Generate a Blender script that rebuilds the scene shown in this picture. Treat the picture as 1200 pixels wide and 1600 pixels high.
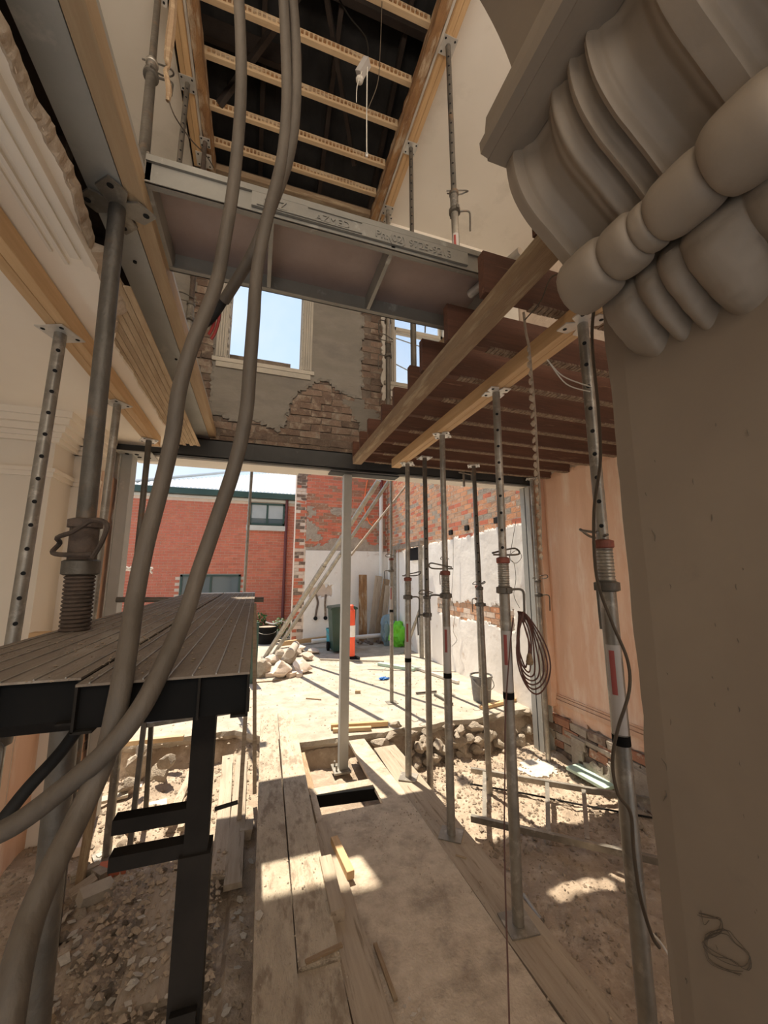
import bpy, math, random
from math import pi, sin, cos, radians, sqrt, atan2, hypot
from mathutils import Vector, Matrix, noise, Euler
random.seed(11)
S = bpy.context.scene
COL = S.collection
for o in list(bpy.data.objects): bpy.data.objects.remove(o)

# ------------------------------------------------------------------ camera
CZ = 1.75; FPX = 600.0; PITCH = radians(9.1); YAW = radians(18.2)
cd = bpy.data.cameras.new('camera'); cam = bpy.data.objects.new('camera', cd); COL.objects.link(cam)
cd.sensor_fit = 'HORIZONTAL'; cd.sensor_width = 36; cd.lens = 18.0; cd.clip_start = .02; cd.clip_end = 300
cam.location = (0, 0, CZ); cam.rotation_euler = (pi/2 + PITCH, 0, -YAW)
S.camera = cam
# ------------------------------------------------------------------ world, sun, exposure
SUND = Vector((.20, -1, -2.55)).normalized()
w = bpy.data.worlds.new('sky'); S.world = w; w.use_nodes = True
nt = w.node_tree; nt.nodes.clear()
wo = nt.nodes.new('ShaderNodeOutputWorld'); bg = nt.nodes.new('ShaderNodeBackground')
tc = nt.nodes.new('ShaderNodeTexCoord'); sx = nt.nodes.new('ShaderNodeSeparateXYZ'); nt.links.new(tc.outputs['Generated'], sx.inputs[0])
gr = nt.nodes.new('ShaderNodeValToRGB'); e = gr.color_ramp.elements
e[0].position = 0.0; e[0].color = (.86, .92, 1.0, 1); e[1].position = 1.0; e[1].color = (.34, .55, .95, 1)
m_ = e.new(.35); m_.color = (.62, .80, 1.0, 1)
nt.links.new(sx.outputs[2], gr.inputs[0])
cn = nt.nodes.new('ShaderNodeTexNoise'); cn.inputs['Scale'].default_value = 2.4; cn.inputs['Detail'].default_value = 7
nt.links.new(tc.outputs['Generated'], cn.inputs['Vector'])
cr = nt.nodes.new('ShaderNodeValToRGB'); cr.color_ramp.elements[0].position = .45; cr.color_ramp.elements[1].position = .75
cr.color_ramp.elements[0].color = (0,0,0,1); cr.color_ramp.elements[1].color = (.7,.7,.7,1)
mx = nt.nodes.new('ShaderNodeMix'); mx.data_type = 'RGBA'
nt.links.new(cn.outputs['Fac'], cr.inputs[0]); nt.links.new(cr.outputs[0], mx.inputs[0])
nt.links.new(gr.outputs[0], mx.inputs[6]); mx.inputs[7].default_value = (.95, .96, .98, 1)
nt.links.new(mx.outputs[2], bg.inputs[0]); bg.inputs[1].default_value = .35
nt.links.new(bg.outputs[0], wo.inputs[0])
sd = bpy.data.lights.new('sun', 'SUN'); sd.energy = 2.75; sd.angle = radians(.6); sd.color = (1, .90, .74)
sun = bpy.data.objects.new('sun', sd); COL.objects.link(sun); sun.location = (0, 8, 20)
sun.rotation_euler = SUND.to_track_quat('-Z', 'Y').to_euler()
def front_fill(name, loc, size, e, tilt=0.0):     # unseen fill light added behind the viewer to brighten the rooms
    l = bpy.data.lights.new(name, 'AREA'); l.shape = 'RECTANGLE'; l.size = size[0]; l.size_y = size[1]; l.energy = e; l.color = (1, .90, .78)
    o = bpy.data.objects.new(name, l); COL.objects.link(o); o.location = loc; o.rotation_euler = (pi/2 + tilt, 0, 0)
front_fill('front_fill_lower', (.2,-3.3,1.6), (4.5,2.4), 7)
front_fill('front_fill_upper', (0,-3.3,4.7), (5,2.4), 115, .55)  # added fill, tilted up to brighten the upper ceiling
vs = S.view_settings; vs.view_transform = 'Standard'; vs.look = 'None'; vs.gamma = 1; vs.use_curve_mapping = False
vs.exposure = 1.7

# ------------------------------------------------------------------ pixel -> real point at a real depth
_W = Vector((sin(YAW)*cos(PITCH), cos(YAW)*cos(PITCH), sin(PITCH))); _R = Vector((cos(YAW), -sin(YAW), 0)); _U = _R.cross(_W)
def ray(x, y): return _W + _R*((x-600)/FPX) - _U*((y-800)/FPX)
C0 = Vector((0, 0, CZ))
def onZ(x, y, z): d = ray(x, y); return C0 + d*((z-CZ)/d.z)
def onY(x, y, Y): d = ray(x, y); return C0 + d*(Y/d.y)
def onX(x, y, X): d = ray(x, y); return C0 + d*(X/d.x)
def at(x, y, dep): return C0 + ray(x, y)*dep
def topx(p):
    v = Vector(p) - C0; q = v.dot(_W)
    if q <= 0: return (-9999, -9999)
    return (600 + FPX*v.dot(_R)/q, 800 - FPX*v.dot(_U)/q)

# ------------------------------------------------------------------ materials
MAT = {}
def M(name, c1, c2=None, scale=6, rough=.85, metal=0., bump=.15, bscale=45, stretch=(1,1,1), c3=None, s3=2.0, t3=.58, detail=6, w3=.06, spec=None):
    m = bpy.data.materials.new(name); m.use_nodes = True; n = m.node_tree.nodes; l = m.node_tree.links
    b = n['Principled BSDF']; b.inputs['Roughness'].default_value = rough; b.inputs['Metallic'].default_value = metal
    if spec is not None: b.inputs['Specular IOR Level'].default_value = spec
    t = n.new('ShaderNodeTexCoord'); mp = n.new('ShaderNodeMapping'); mp.inputs['Scale'].default_value = stretch
    l.new(t.outputs['Object'], mp.inputs[0])
    oi = n.new('ShaderNodeObjectInfo'); ad = n.new('ShaderNodeVectorMath'); ad.operation = 'ADD'
    ml = n.new('ShaderNodeVectorMath'); ml.operation = 'SCALE'; ml.inputs['Scale'].default_value = 37.0
    cb = n.new('ShaderNodeCombineXYZ'); l.new(oi.outputs['Random'], cb.inputs[0]); l.new(oi.outputs['Random'], cb.inputs[1])
    l.new(cb.outputs[0], ml.inputs[0]); l.new(mp.outputs[0], ad.inputs[0]); l.new(ml.outputs[0], ad.inputs[1])
    c2 = c2 or tuple(x*.8 for x in c1)
    a = n.new('ShaderNodeTexNoise'); a.inputs['Scale'].default_value = scale; a.inputs['Detail'].default_value = detail; a.inputs['Roughness'].default_value = .62
    l.new(ad.outputs[0], a.inputs['Vector'])
    r = n.new('ShaderNodeValToRGB'); r.color_ramp.elements[0].position = .32; r.color_ramp.elements[1].position = .68
    r.color_ramp.elements[0].color = (*c1, 1); r.color_ramp.elements[1].color = (*c2, 1)
    l.new(a.outputs['Fac'], r.inputs[0]); out = r.outputs[0]
    if c3:
        a3 = n.new('ShaderNodeTexNoise'); a3.inputs['Scale'].default_value = s3; a3.inputs['Detail'].default_value = 8; a3.inputs['Roughness'].default_value = .65
        l.new(ad.outputs[0], a3.inputs['Vector'])
        r3 = n.new('ShaderNodeValToRGB'); r3.color_ramp.elements[0].position = t3 - w3; r3.color_ramp.elements[1].position = t3 + w3
        l.new(a3.outputs['Fac'], r3.inputs[0])
        x = n.new('ShaderNodeMix'); x.data_type = 'RGBA'; l.new(r3.outputs[0], x.inputs[0]); l.new(out, x.inputs[6]); x.inputs[7].default_value = (*c3, 1); out = x.outputs[2]
    hv = n.new('ShaderNodeHueSaturation'); mr = n.new('ShaderNodeMapRange'); mr.inputs[3].default_value = .88; mr.inputs[4].default_value = 1.1
    l.new(oi.outputs['Random'], mr.inputs[0]); l.new(mr.outputs[0], hv.inputs['Value']); l.new(out, hv.inputs['Color'])
    l.new(hv.outputs[0], b.inputs['Base Color'])
    if bump:
        bn = n.new('ShaderNodeTexNoise'); bn.inputs['Scale'].default_value = bscale; bn.inputs['Detail'].default_value = 5
        l.new(ad.outputs[0], bn.inputs['Vector']); bp = n.new('ShaderNodeBump'); bp.inputs['Strength'].default_value = min(1, bump*2); bp.inputs['Distance'].default_value = .01
        l.new(bn.outputs['Fac'], bp.inputs['Height']); l.new(bp.outputs[0], b.inputs['Normal'])
    MAT[name] = m; return m
G = (1, 14, 14)   # grain along local x
M('pine', (.66,.44,.23), (.54,.33,.155), 2.2, .6, bump=.1, stretch=G, c3=(.38,.20,.09), s3=1.3, t3=.70)
M('pine_pale', (.58,.42,.25), (.47,.32,.18), 2.2, .65, bump=.1, stretch=G)
M('wood_dusty', (.50,.41,.31), (.38,.30,.22), 2.0, .9, bump=.25, stretch=G, c3=(.24,.18,.12), s3=3, t3=.62)
M('wood_old', (.40,.28,.17), (.25,.15,.08), 2.5, .85, bump=.4, stretch=(1,8,8), c3=(.50,.38,.24), s3=2.5, t3=.55)
M('wood_rot', (.44,.24,.10), (.22,.11,.05), 2.5, .9, bump=.6, stretch=(1,5,5), c3=(.55,.42,.28), s3=3, t3=.56)
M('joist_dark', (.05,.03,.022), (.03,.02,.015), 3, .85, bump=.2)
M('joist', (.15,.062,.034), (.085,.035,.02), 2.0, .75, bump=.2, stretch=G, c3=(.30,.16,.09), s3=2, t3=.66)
M('lath', (.62,.47,.30), (.42,.29,.17), 4, .9, bump=.3, stretch=(1,6,6))
M('nib', (.34,.25,.17), (.14,.08,.05), 30, .9, bump=.6)
M('plank_top', (.58,.49,.37), (.43,.35,.26), 7, .92, bump=.5, stretch=(1,2.5,2.5), detail=12, c3=(.32,.25,.18), s3=6, t3=.56, bscale=60)
M('sheet', (.60,.50,.385), (.46,.375,.28), 14, .94, bump=.5, bscale=70, c3=(.25,.195,.145), s3=5, t3=.60, w3=.12, detail=12)
M('galv', (.36,.33,.28), (.23,.21,.18), 9, .45, .6, bump=.06, c3=(.46,.42,.36), s3=14, t3=.6)
M('galv_bright', (.74,.71,.65), (.58,.55,.50), 14, .4, .5, bump=.04)
M('galv_old', (.17,.15,.125), (.10,.09,.075), 8, .55, .5, bump=.2, c3=(.22,.14,.085), s3=6, t3=.64)
M('steel_grey', (.055,.056,.054), (.042,.043,.042), 3, .6, .05, bump=.05, c3=(.30,.29,.26), s3=5, t3=.7)
M('steel_pale', (.33,.31,.265), (.26,.24,.205), 3, .55, .15, bump=.06, c3=(.55,.52,.46), s3=6, t3=.68)
M('steel_long', (.46,.45,.41), (.38,.37,.33), 3, .6, .1, bump=.05, c3=(.55,.52,.46), s3=6, t3=.68)
M('paint_old', (.52,.47,.39), (.44,.40,.33), 4, .7, bump=.1)
M('steel_dark', (.014,.012,.010), (.022,.018,.015), 8, .8, .0, bump=.1, spec=.1)
M('collar_red', (.26,.075,.05), (.16,.06,.04), 20, .6, .3)
M('rust', (.12,.085,.065), (.07,.055,.045), 20, .8, .3, bump=.4)
M('sticker', (.46,.43,.40), (.38,.35,.33), 5, .5, bump=0)
M('sticker_red', (.34,.07,.06), (.28,.06,.05), 5, .5, bump=0)
M('black', (.008,.008,.008), (.012,.011,.010), 5, .9, bump=0, spec=.1)
M('hole', (.008,.008,.008), None, 5, .9, bump=0)
M('hose', (.125,.098,.072), (.075,.058,.042), 10, .65, bump=.15, bscale=60, stretch=(1,1,.35), c3=(.13,.10,.07), s3=7, t3=.64)
M('rubber', (.012,.011,.010), (.02,.018,.016), 9, .7, bump=.1, spec=.2)
M('wire_red', (.35,.03,.02), None, 5, .5, bump=0)
M('wire_white', (.7,.66,.58), None, 5, .6, bump=0)
M('cord', (.11,.04,.028), (.08,.03,.02), 9, .5, bump=0)
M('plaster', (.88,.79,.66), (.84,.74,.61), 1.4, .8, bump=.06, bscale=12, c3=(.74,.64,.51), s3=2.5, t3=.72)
M('plaster_up', (.86,.80,.71), (.80,.74,.64), .8, .55, bump=.05, bscale=9, c3=(.62,.57,.48), s3=1.1, t3=.66, w3=.12)
M('plaster_grey', (.25,.225,.19), (.19,.17,.14), 2.0, .85, bump=.25, bscale=14, stretch=(1,1,2.2), c3=(.17,.15,.13), s3=2.2, t3=.62, w3=.12)
M('plaster_raw', (.36,.27,.19), (.52,.42,.31), 16, .95, bump=.8, bscale=40)
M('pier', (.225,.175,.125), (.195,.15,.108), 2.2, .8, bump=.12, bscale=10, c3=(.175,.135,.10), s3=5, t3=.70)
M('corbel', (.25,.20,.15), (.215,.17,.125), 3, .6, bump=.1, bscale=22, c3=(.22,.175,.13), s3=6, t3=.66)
M('paint', (.74,.70,.62), (.66,.61,.53), 3, .55, bump=.05)
M('orange', (.80,.53,.36), (.70,.42,.27), 1.0, .8, bump=.1, bscale=20, stretch=(1,3,.6), c3=(.84,.66,.51), s3=1.6, t3=.62, w3=.1)
M('white_render', (.88,.84,.78), (.82,.77,.70), 2.0, .85, bump=.15, bscale=16, c3=(.56,.45,.36), s3=3, t3=.68)
M('brick_red', (.66,.20,.12), (.56,.155,.09), 6, .85, bump=.3)
M('brick_red2', (.66,.21,.12), (.54,.16,.09), 6, .85, bump=.3)
M('brick_orange', (.42,.21,.125), (.32,.14,.085), 9, .9, bump=.5, c3=(.56,.45,.33), s3=9, t3=.60)
M('yard_brick', (.72,.36,.19), (.60,.27,.14), 9, .9, bump=.4, c3=(.74,.60,.46), s3=9, t3=.6)
M('brick_warm', (.62,.38,.24), (.52,.29,.17), 9, .9, bump=.5, c3=(.52,.42,.31), s3=9, t3=.6)
M('brick_dull', (.29,.205,.15), (.22,.15,.11), 9, .92, bump=.6, c3=(.33,.28,.22), s3=8, t3=.56)
M('brick_old', (.23,.155,.11), (.15,.10,.075), 9, .9, bump=.6, c3=(.36,.29,.22), s3=8, t3=.56)
M('brick_dark', (.21,.15,.11), (.12,.085,.065), 9, .9, bump=.6, c3=(.34,.27,.20), s3=8, t3=.6)
M('mortar', (.45,.38,.30), (.33,.27,.21), 12, .95, bump=.6)
M('mortar_pale', (.78,.64,.52), (.68,.54,.43), 8, .95, bump=.3)
M('mortar_dark', (.23,.18,.14), (.14,.11,.085), 10, .95, bump=.6)
M('dirt', (.43,.335,.245), (.29,.22,.16), 5, .97, bump=.9, bscale=60, c3=(.52,.42,.32), s3=9, t3=.60, w3=.1)
M('dirt_edge', (.40,.315,.235), (.28,.22,.16), 6, .97, bump=.9, bscale=30)
M('yard', (.48,.42,.335), (.34,.285,.22), 6, .95, bump=.5, bscale=60, detail=12, c3=(.54,.47,.38), s3=4, t3=.56, w3=.12)
M('stone', (.46,.385,.30), (.33,.27,.205), 4, .95, bump=.7, bscale=18)
M('stone_grey', (.42,.36,.29), (.50,.44,.35), 6, .95, bump=.7, bscale=18)
M('shard', (.60,.54,.46), (.45,.40,.33), 6, .8, bump=.2)
M('roof_iron', (.50,.51,.50), (.42,.43,.42), 3, .4, .3, bump=.03)
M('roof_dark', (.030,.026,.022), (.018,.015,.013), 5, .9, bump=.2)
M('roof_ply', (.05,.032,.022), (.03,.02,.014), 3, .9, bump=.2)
M('green_paint', (.035,.075,.06), (.028,.06,.05), 3, .45, bump=0)
M('maroon', (.16,.03,.03), (.12,.025,.025), 3, .4, bump=0)
M('white_pvc', (.78,.76,.72), (.7,.68,.64), 3, .4, bump=0)
M('blind', (.55,.56,.54), (.45,.47,.46), 3, .5, bump=0)
M('formply', (.33,.245,.21), (.26,.19,.165), 4, .55, bump=.05, c3=(.20,.17,.15), s3=22, t3=.72)
M('dusty_alu', (.25,.20,.155), (.18,.14,.105), 3, .85, .0, bump=.35, bscale=70, stretch=(1,.3,1), c3=(.36,.31,.25), s3=5, t3=.62)
M('cone_orange', (.95,.13,.05), (.85,.10,.04), 3, .4, bump=0)
M('cone_white', (.9,.88,.85), None, 3, .4, bump=0)
M('bin_green', (.02,.07,.05), (.015,.05,.035), 3, .4, bump=0)
M('teal', (.05,.34,.40), (.04,.28,.34), 3, .45, bump=0)
M('lime', (.18,.62,.03), (.12,.5,.03), 4, .6, bump=.2)
M('tarp', (.25,.36,.42), (.18,.27,.32), 4, .6, bump=.2)
M('blue', (.02,.16,.5), None, 3, .5, bump=0)
M('bucket', (.16,.15,.15), (.30,.28,.25), 9, .7, bump=.2)
M('mint', (.50,.64,.52), (.40,.52,.42), 5, .8, bump=.1)
M('leaf', (.06,.15,.03), (.03,.09,.02), 9, .6, bump=0)
M('hose_orange', (.9,.22,.08), None, 5, .5, bump=0)
M('wire_dark', (.10,.075,.05), None, 5, .7, bump=0)
gm = bpy.data.materials.new('glass'); gm.use_nodes = True; gn = gm.node_tree.nodes; gl = gm.node_tree.links
gb = gn['Principled BSDF']; tr = gn.new('ShaderNodeBsdfTransparent'); ms = gn.new('ShaderNodeMixShader'); ms.inputs[0].default_value = .1
gb.inputs['Roughness'].default_value = .03; gb.inputs['Base Color'].default_value = (.8,.85,.85,1)
gl.new(tr.outputs[0], ms.inputs[1]); gl.new(gb.outputs[0], ms.inputs[2]); gl.new(ms.outputs[0], gn['Material Output'].inputs[0]); MAT['glass'] = gm
nm = bpy.data.materials.new('night_glass'); nm.use_nodes = True; nb = nm.node_tree.nodes['Principled BSDF']; nb.inputs['Base Color'].default_value = (.10,.13,.14,1); nb.inputs['Roughness'].default_value = .08; MAT['night_glass'] = nm

# ------------------------------------------------------------------ object helpers
ORG = {}
def props(o, label=None, cat=None, group=None, kind=None):
    if label: o['label'] = label
    if cat: o['category'] = cat
    if group: o['group'] = group
    if kind: o['kind'] = kind
    return o
def thing(name, label, cat, loc=(0,0,0), group=None, rot=None, local=False, kind=None):
    o = bpy.data.objects.new(name, None); COL.objects.link(o); o.location = loc; o.empty_display_size = .05
    if rot is not None: o.rotation_mode = 'QUATERNION'; o.rotation_quaternion = rot
    ORG[o.name] = Vector((0,0,0)) if local else Vector(loc)
    return props(o, label, cat, group, kind)
def struct(name, label=None, loc=(0,0,0)):
    return thing(name, label, None, loc, kind='structure')
def link(o, parent=None):
    COL.objects.link(o)
    if parent is not None: o.parent = parent
    return o
def rotq(d, up=Vector((0,0,1))):
    x = Vector(d).normalized(); u = Vector(up)
    if abs(x.dot(u)) > .99: u = Vector((0,1,0))
    y = u.cross(x).normalized(); z = x.cross(y)
    return Matrix((x, y, z)).transposed()
class MB:
    def __init__(s): s.v = []; s.f = []; s.m = []; s.mi = 0
    def add(s, vs, fs):
        b = len(s.v); s.v += [Vector(v) for v in vs]
        for f in fs: s.f.append(tuple(i+b for i in f)); s.m.append(s.mi)
        return s
    def box(s, a, b):
        x0,y0,z0 = a; x1,y1,z1 = b
        return s.add([(x0,y0,z0),(x1,y0,z0),(x1,y1,z0),(x0,y1,z0),(x0,y0,z1),(x1,y0,z1),(x1,y1,z1),(x0,y1,z1)],
              [(0,3,2,1),(4,5,6,7),(0,1,5,4),(1,2,6,5),(2,3,7,6),(3,0,4,7)])
    def beam(s, p, q, w, h, up=(0,0,1)):
        p = Vector(p); q = Vector(q); R = rotq(q-p, up); y = R.col[1]*w/2; z = R.col[2]*h/2
        return s.add([p-y-z, q-y-z, q+y-z, p+y-z, p-y+z, q-y+z, q+y+z, p+y+z],
              [(0,3,2,1),(4,5,6,7),(0,1,5,4),(1,2,6,5),(2,3,7,6),(3,0,4,7)])
    def tube(s, p, q, r, r2=None, n=14, cap=True):
        p = Vector(p); q = Vector(q); R = rotq(q-p); r2 = r if r2 is None else r2; b = len(s.v)
        for c, rr in ((p, r), (q, r2)):
            for i in range(n): a = 2*pi*i/n; s.v.append(c + R.col[1]*cos(a)*rr + R.col[2]*sin(a)*rr)
        for i in range(n): s.f.append((b+i, b+(i+1)%n, b+n+(i+1)%n, b+n+i)); s.m.append(s.mi)
        if cap: s.f.append(tuple(b+i for i in reversed(range(n)))); s.m.append(s.mi); s.f.append(tuple(b+n+i for i in range(n))); s.m.append(s.mi)
        return s
    def path(s, pts, r, n=8, sm=4):
        P = [Vector(p) for p in pts]
        rr = r if isinstance(r, (list, tuple)) else [r]*len(P)
        if sm > 1 and len(P) > 2:
            Q = []; RR = []
            for i in range(len(P)-1):
                a = P[max(i-1,0)]; b = P[i]; c = P[i+1]; d = P[min(i+2,len(P)-1)]
                for k in range(sm):
                    t = k/sm; Q.append(.5*((2*b)+(c-a)*t+(2*a-5*b+4*c-d)*t*t+(3*b-a-3*c+d)*t**3)); RR.append(rr[i]*(1-t)+rr[i+1]*t)
            Q.append(P[-1]); RR.append(rr[-1]); P = Q; rr = RR
        b = len(s.v); up = Vector((0,0,1)); N = len(P); u = None
        for i, p in enumerate(P):
            t = (P[min(i+1,N-1)] - P[max(i-1,0)]).normalized()
            if u is None:
                u = t.cross(up); u = u.normalized() if u.length > .05 else t.cross(Vector((0,1,0))).normalized()
            else: u = (u - t*u.dot(t)).normalized()
            v = t.cross(u)
            for k in range(n): a = 2*pi*k/n; s.v.append(p + (u*cos(a) + v*sin(a))*rr[i])
        for i in range(N-1):
            for k in range(n):
                s.f.append((b+i*n+k, b+i*n+(k+1)%n, b+(i+1)*n+(k+1)%n, b+(i+1)*n+k)); s.m.append(s.mi)
        s.f.append(tuple(b+k for k in reversed(range(n)))); s.m.append(s.mi)
        s.f.append(tuple(b+(N-1)*n+k for k in range(n))); s.m.append(s.mi)
        return s
    def lathe(s, prof, c=(0,0,0), n=20):
        b = len(s.v); c = Vector(c)
        for r, z in prof:
            for k in range(n): a = 2*pi*k/n; s.v.append(c + Vector((r*cos(a), r*sin(a), z)))
        for i in range(len(prof)-1):
            for k in range(n): s.f.append((b+i*n+k, b+i*n+(k+1)%n, b+(i+1)*n+(k+1)%n, b+(i+1)*n+k)); s.m.append(s.mi)
        s.f.append(tuple(b+k for k in reversed(range(n)))); s.m.append(s.mi)
        s.f.append(tuple(b+(len(prof)-1)*n+k for k in range(n))); s.m.append(s.mi)
        return s
    def prism(s, poly, axis, a, b):
        """poly: 2-D outline, extruded along axis from a to b"""
        n = len(poly)
        def P(u, v, t): return {'x': (t,u,v), 'y': (u,t,v), 'z': (u,v,t)}[axis]
        vs = [P(u,v,a) for u,v in poly] + [P(u,v,b) for u,v in poly]
        return s.add(vs, [tuple(reversed(range(n))), tuple(range(n,2*n))] + [(i,(i+1)%n,n+(i+1)%n,n+i) for i in range(n)])
    def mesh(s, name, mats, org=Vector((0,0,0)), smooth=False):
        me = bpy.data.meshes.new(name); me.from_pydata([tuple(v-org) for v in s.v], [], s.f)
        for m in (mats if isinstance(mats, (list, tuple)) else [mats]): me.materials.append(MAT[m])
        for p, k in zip(me.polygons, s.m): p.material_index = k; p.use_smooth = smooth
        if smooth:
            try: me.set_sharp_from_angle(angle=radians(38))
            except Exception: pass
        me.update(); return me
    def build(s, name, mats, parent=None, smooth=False, loc=None, label=None, cat=None, group=None, kind=None):
        if parent is not None: org = ORG.get(parent.name, Vector((0,0,0)))
        elif loc is not None: org = Vector(loc)
        else:
            n = len(s.v); org = Vector((sum(v.x for v in s.v)/n, sum(v.y for v in s.v)/n, min(v.z for v in s.v)))
        o = bpy.data.objects.new(name, s.mesh(name, mats, org, smooth)); link(o, parent)
        if parent is None: o.location = org
        ORG[o.name] = org
        return props(o, label, cat, group, kind)
def stick(name, p, q, w, h, mat, parent=None, up=(0,0,1), label=None, cat=None, group=None, kind=None, rough=0., seg=1):
    """a length of timber or bar with local x along it (so the grain follows it)"""
    p = Vector(p); q = Vector(q); L = (q-p).length; mb = MB()
    n = max(1, seg); b = 0
    for i in range(n+1):
        x = -L/2 + L*i/n
        for (a, c) in ((-1,-1),(1,-1),(1,1),(-1,1)):
            j = (random.uniform(-1,1)*rough, random.uniform(-1,1)*rough) if rough else (0,0)
            mb.v.append(Vector((x, a*w/2+j[0], c*h/2+j[1])))
    for i in range(n):
        for k in range(4): mb.f.append((i*4+k, (i+1)*4+k, (i+1)*4+(k+1)%4, i*4+(k+1)%4)); mb.m.append(0)
    mb.f.append((0,1,2,3)); mb.m.append(0); mb.f.append((n*4+3,n*4+2,n*4+1,n*4)); mb.m.append(0)
    o = bpy.data.objects.new(name, mb.mesh(name, mat)); link(o, parent)
    c = (p+q)/2
    o.location = c - (ORG.get(parent.name, Vector((0,0,0))) if parent is not None else Vector((0,0,0)))
    o.rotation_mode = 'QUATERNION'; o.rotation_quaternion = rotq(q-p, up).to_quaternion()
    ORG[o.name] = Vector((0,0,0))
    if w < .3 and h > .015 and rough == 0 and L > .3:
        bv = o.modifiers.new('edge', 'BEVEL'); bv.width = .002; bv.segments = 1
    return props(o, label, cat, group, kind)
def fbm(x, y, z=0., s=1., o=4): return noise.fractal(Vector((x*s, y*s, z*s+3.7)), 1.0, 2.0, o)
def slab_patch(name, mat, parent, plane, at_, out, u0, u1, v0, v1, test, cell=.03, thick=.02, relief=0., **kw):
    """a layer of plaster/render on a wall, present where test(u, v) holds, with a broken edge that has thickness"""
    nu = max(1, int(round((u1-u0)/cell))); nv = max(1, int(round((v1-v0)/cell))); du = (u1-u0)/nu; dv = (v1-v0)/nv
    on = [[test(u0+(i+.5)*du, v0+(j+.5)*dv) for j in range(nv)] for i in range(nu)]
    mb = MB(); idx = {}
    def P(i, j, back):
        k = (i, j, back)
        if k not in idx:
            e = any(not (0 <= a < nu and 0 <= b < nv and on[a][b]) for a in (i-1, i) for b in (j-1, j))
            inner = 0 < i < nu and 0 < j < nv
            rr = random.Random(i*7919 + j*104729)
            u = u0+i*du + (rr.uniform(-.42,.42)*du if e and inner else 0); v = v0+j*dv + (rr.uniform(-.42,.42)*dv if e and inner else 0)
            d = 0 if back else thick + relief*fbm(u, v, 0, 3) + (rr.uniform(-.4,.1)*thick if e and inner else 0)
            c = at_ + out*d
            idx[k] = len(mb.v); mb.v.append(Vector({'x': (c,u,v), 'y': (u,c,v), 'z': (u,v,c)}[plane]))
        return idx[k]
    for i in range(nu):
        for j in range(nv):
            if not on[i][j]: continue
            q = [P(i,j,0), P(i+1,j,0), P(i+1,j+1,0), P(i,j+1,0)]; mb.f.append(tuple(q)); mb.m.append(0)
            for (a, b, i1, j1, i2, j2) in ((i-1,j,i,j,i,j+1), (i+1,j,i+1,j,i+1,j+1), (i,j-1,i,j,i+1,j), (i,j+1,i,j+1,i+1,j+1)):
                if not (0 <= a < nu and 0 <= b < nv and on[a][b]):
                    mb.f.append((P(i1,j1,0), P(i2,j2,0), P(i2,j2,1), P(i1,j1,1))); mb.m.append(0)
    return mb.build(name, mat, parent, **kw)
BRK = {}
def brick_mesh(mat, sz, k):
    key = (mat, sz, k)
    if key not in BRK:
        r = random.Random(k*31+5); mb = MB(); a, b, c = sz[0]/2, sz[1]/2, sz[2]/2; j = sz[3]
        vs = [(sx*a+r.uniform(-j,j), sy*b+r.uniform(-j,j)*.5, sz_*c+r.uniform(-j,j)) for sz_ in (-1,1) for sx, sy in ((-1,-1),(1,-1),(1,1),(-1,1))]
        mb.add(vs, [(0,3,2,1),(4,5,6,7),(0,1,5,4),(1,2,6,5),(2,3,7,6),(3,0,4,7)])
        BRK[key] = mb.mesh('brick_shape', mat)
    return BRK[key]
def brick_field(parent, plane, c, u0, u1, z0, z1, test, mats, n_ind=300, L=.23, H=.076, gap=.010, jit=.003, depth=.05, proud=.008, out=-1):
    """running-bond bricks standing proud of a mortar backing whose face is at c; the largest in the picture are objects, the rest one part"""
    L_, cl = L+gap, H+gap; lst = []; org = ORG[parent.name]; row = 0; z = z0
    while z + H <= z1 + .001:
        u = u0 - (L_/2 if row % 2 else 0)
        while u < u1:
            a = max(u, u0); b = min(u+L, u1)
            if b-a > .05 and test((a+b)/2, z+H/2): lst.append(((a+b)/2, z+H/2, b-a))
            u += L_
        z += cl; row += 1
    def pos(u, z):
        d = c + out*(proud - depth/2 + random.uniform(-jit, jit)); return Vector((u, d, z) if plane == 'y' else (d, u, z))
    items = []
    for (u, z, l) in lst:
        p = pos(u, z); x, y = topx(p); vis = -20 < x < 1220 and -20 < y < 1620
        items.append((0 if vis else 1, (p-C0).length, p, l))
    items.sort(key=lambda t: (t[0], t[1]))
    rest = MB()
    for i, (v, d, p, l) in enumerate(items):
        mi = random.choice(range(len(mats)))
        if i < n_ind and not v:
            full = abs(l-L) < .005
            o = bpy.data.objects.new('brick', brick_mesh(mats[mi], (round(l,3), depth, H, jit), random.randrange(4))); link(o, parent)
            o.location = p - org; o.rotation_euler = (random.uniform(-.02,.02)*jit/.003, random.uniform(-.008,.008)*jit/.003, (pi/2 if plane == 'x' else 0) + random.uniform(-.008,.008)*jit/.003)
        else:
            rest.mi = mi; hx, hy = (l/2, depth/2) if plane == 'y' else (depth/2, l/2)
            rest.box(p-Vector((hx,hy,H/2)), p+Vector((hx,hy,H/2)))
    if rest.v: rest.build('brickwork', mats, parent, kind='stuff')
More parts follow.
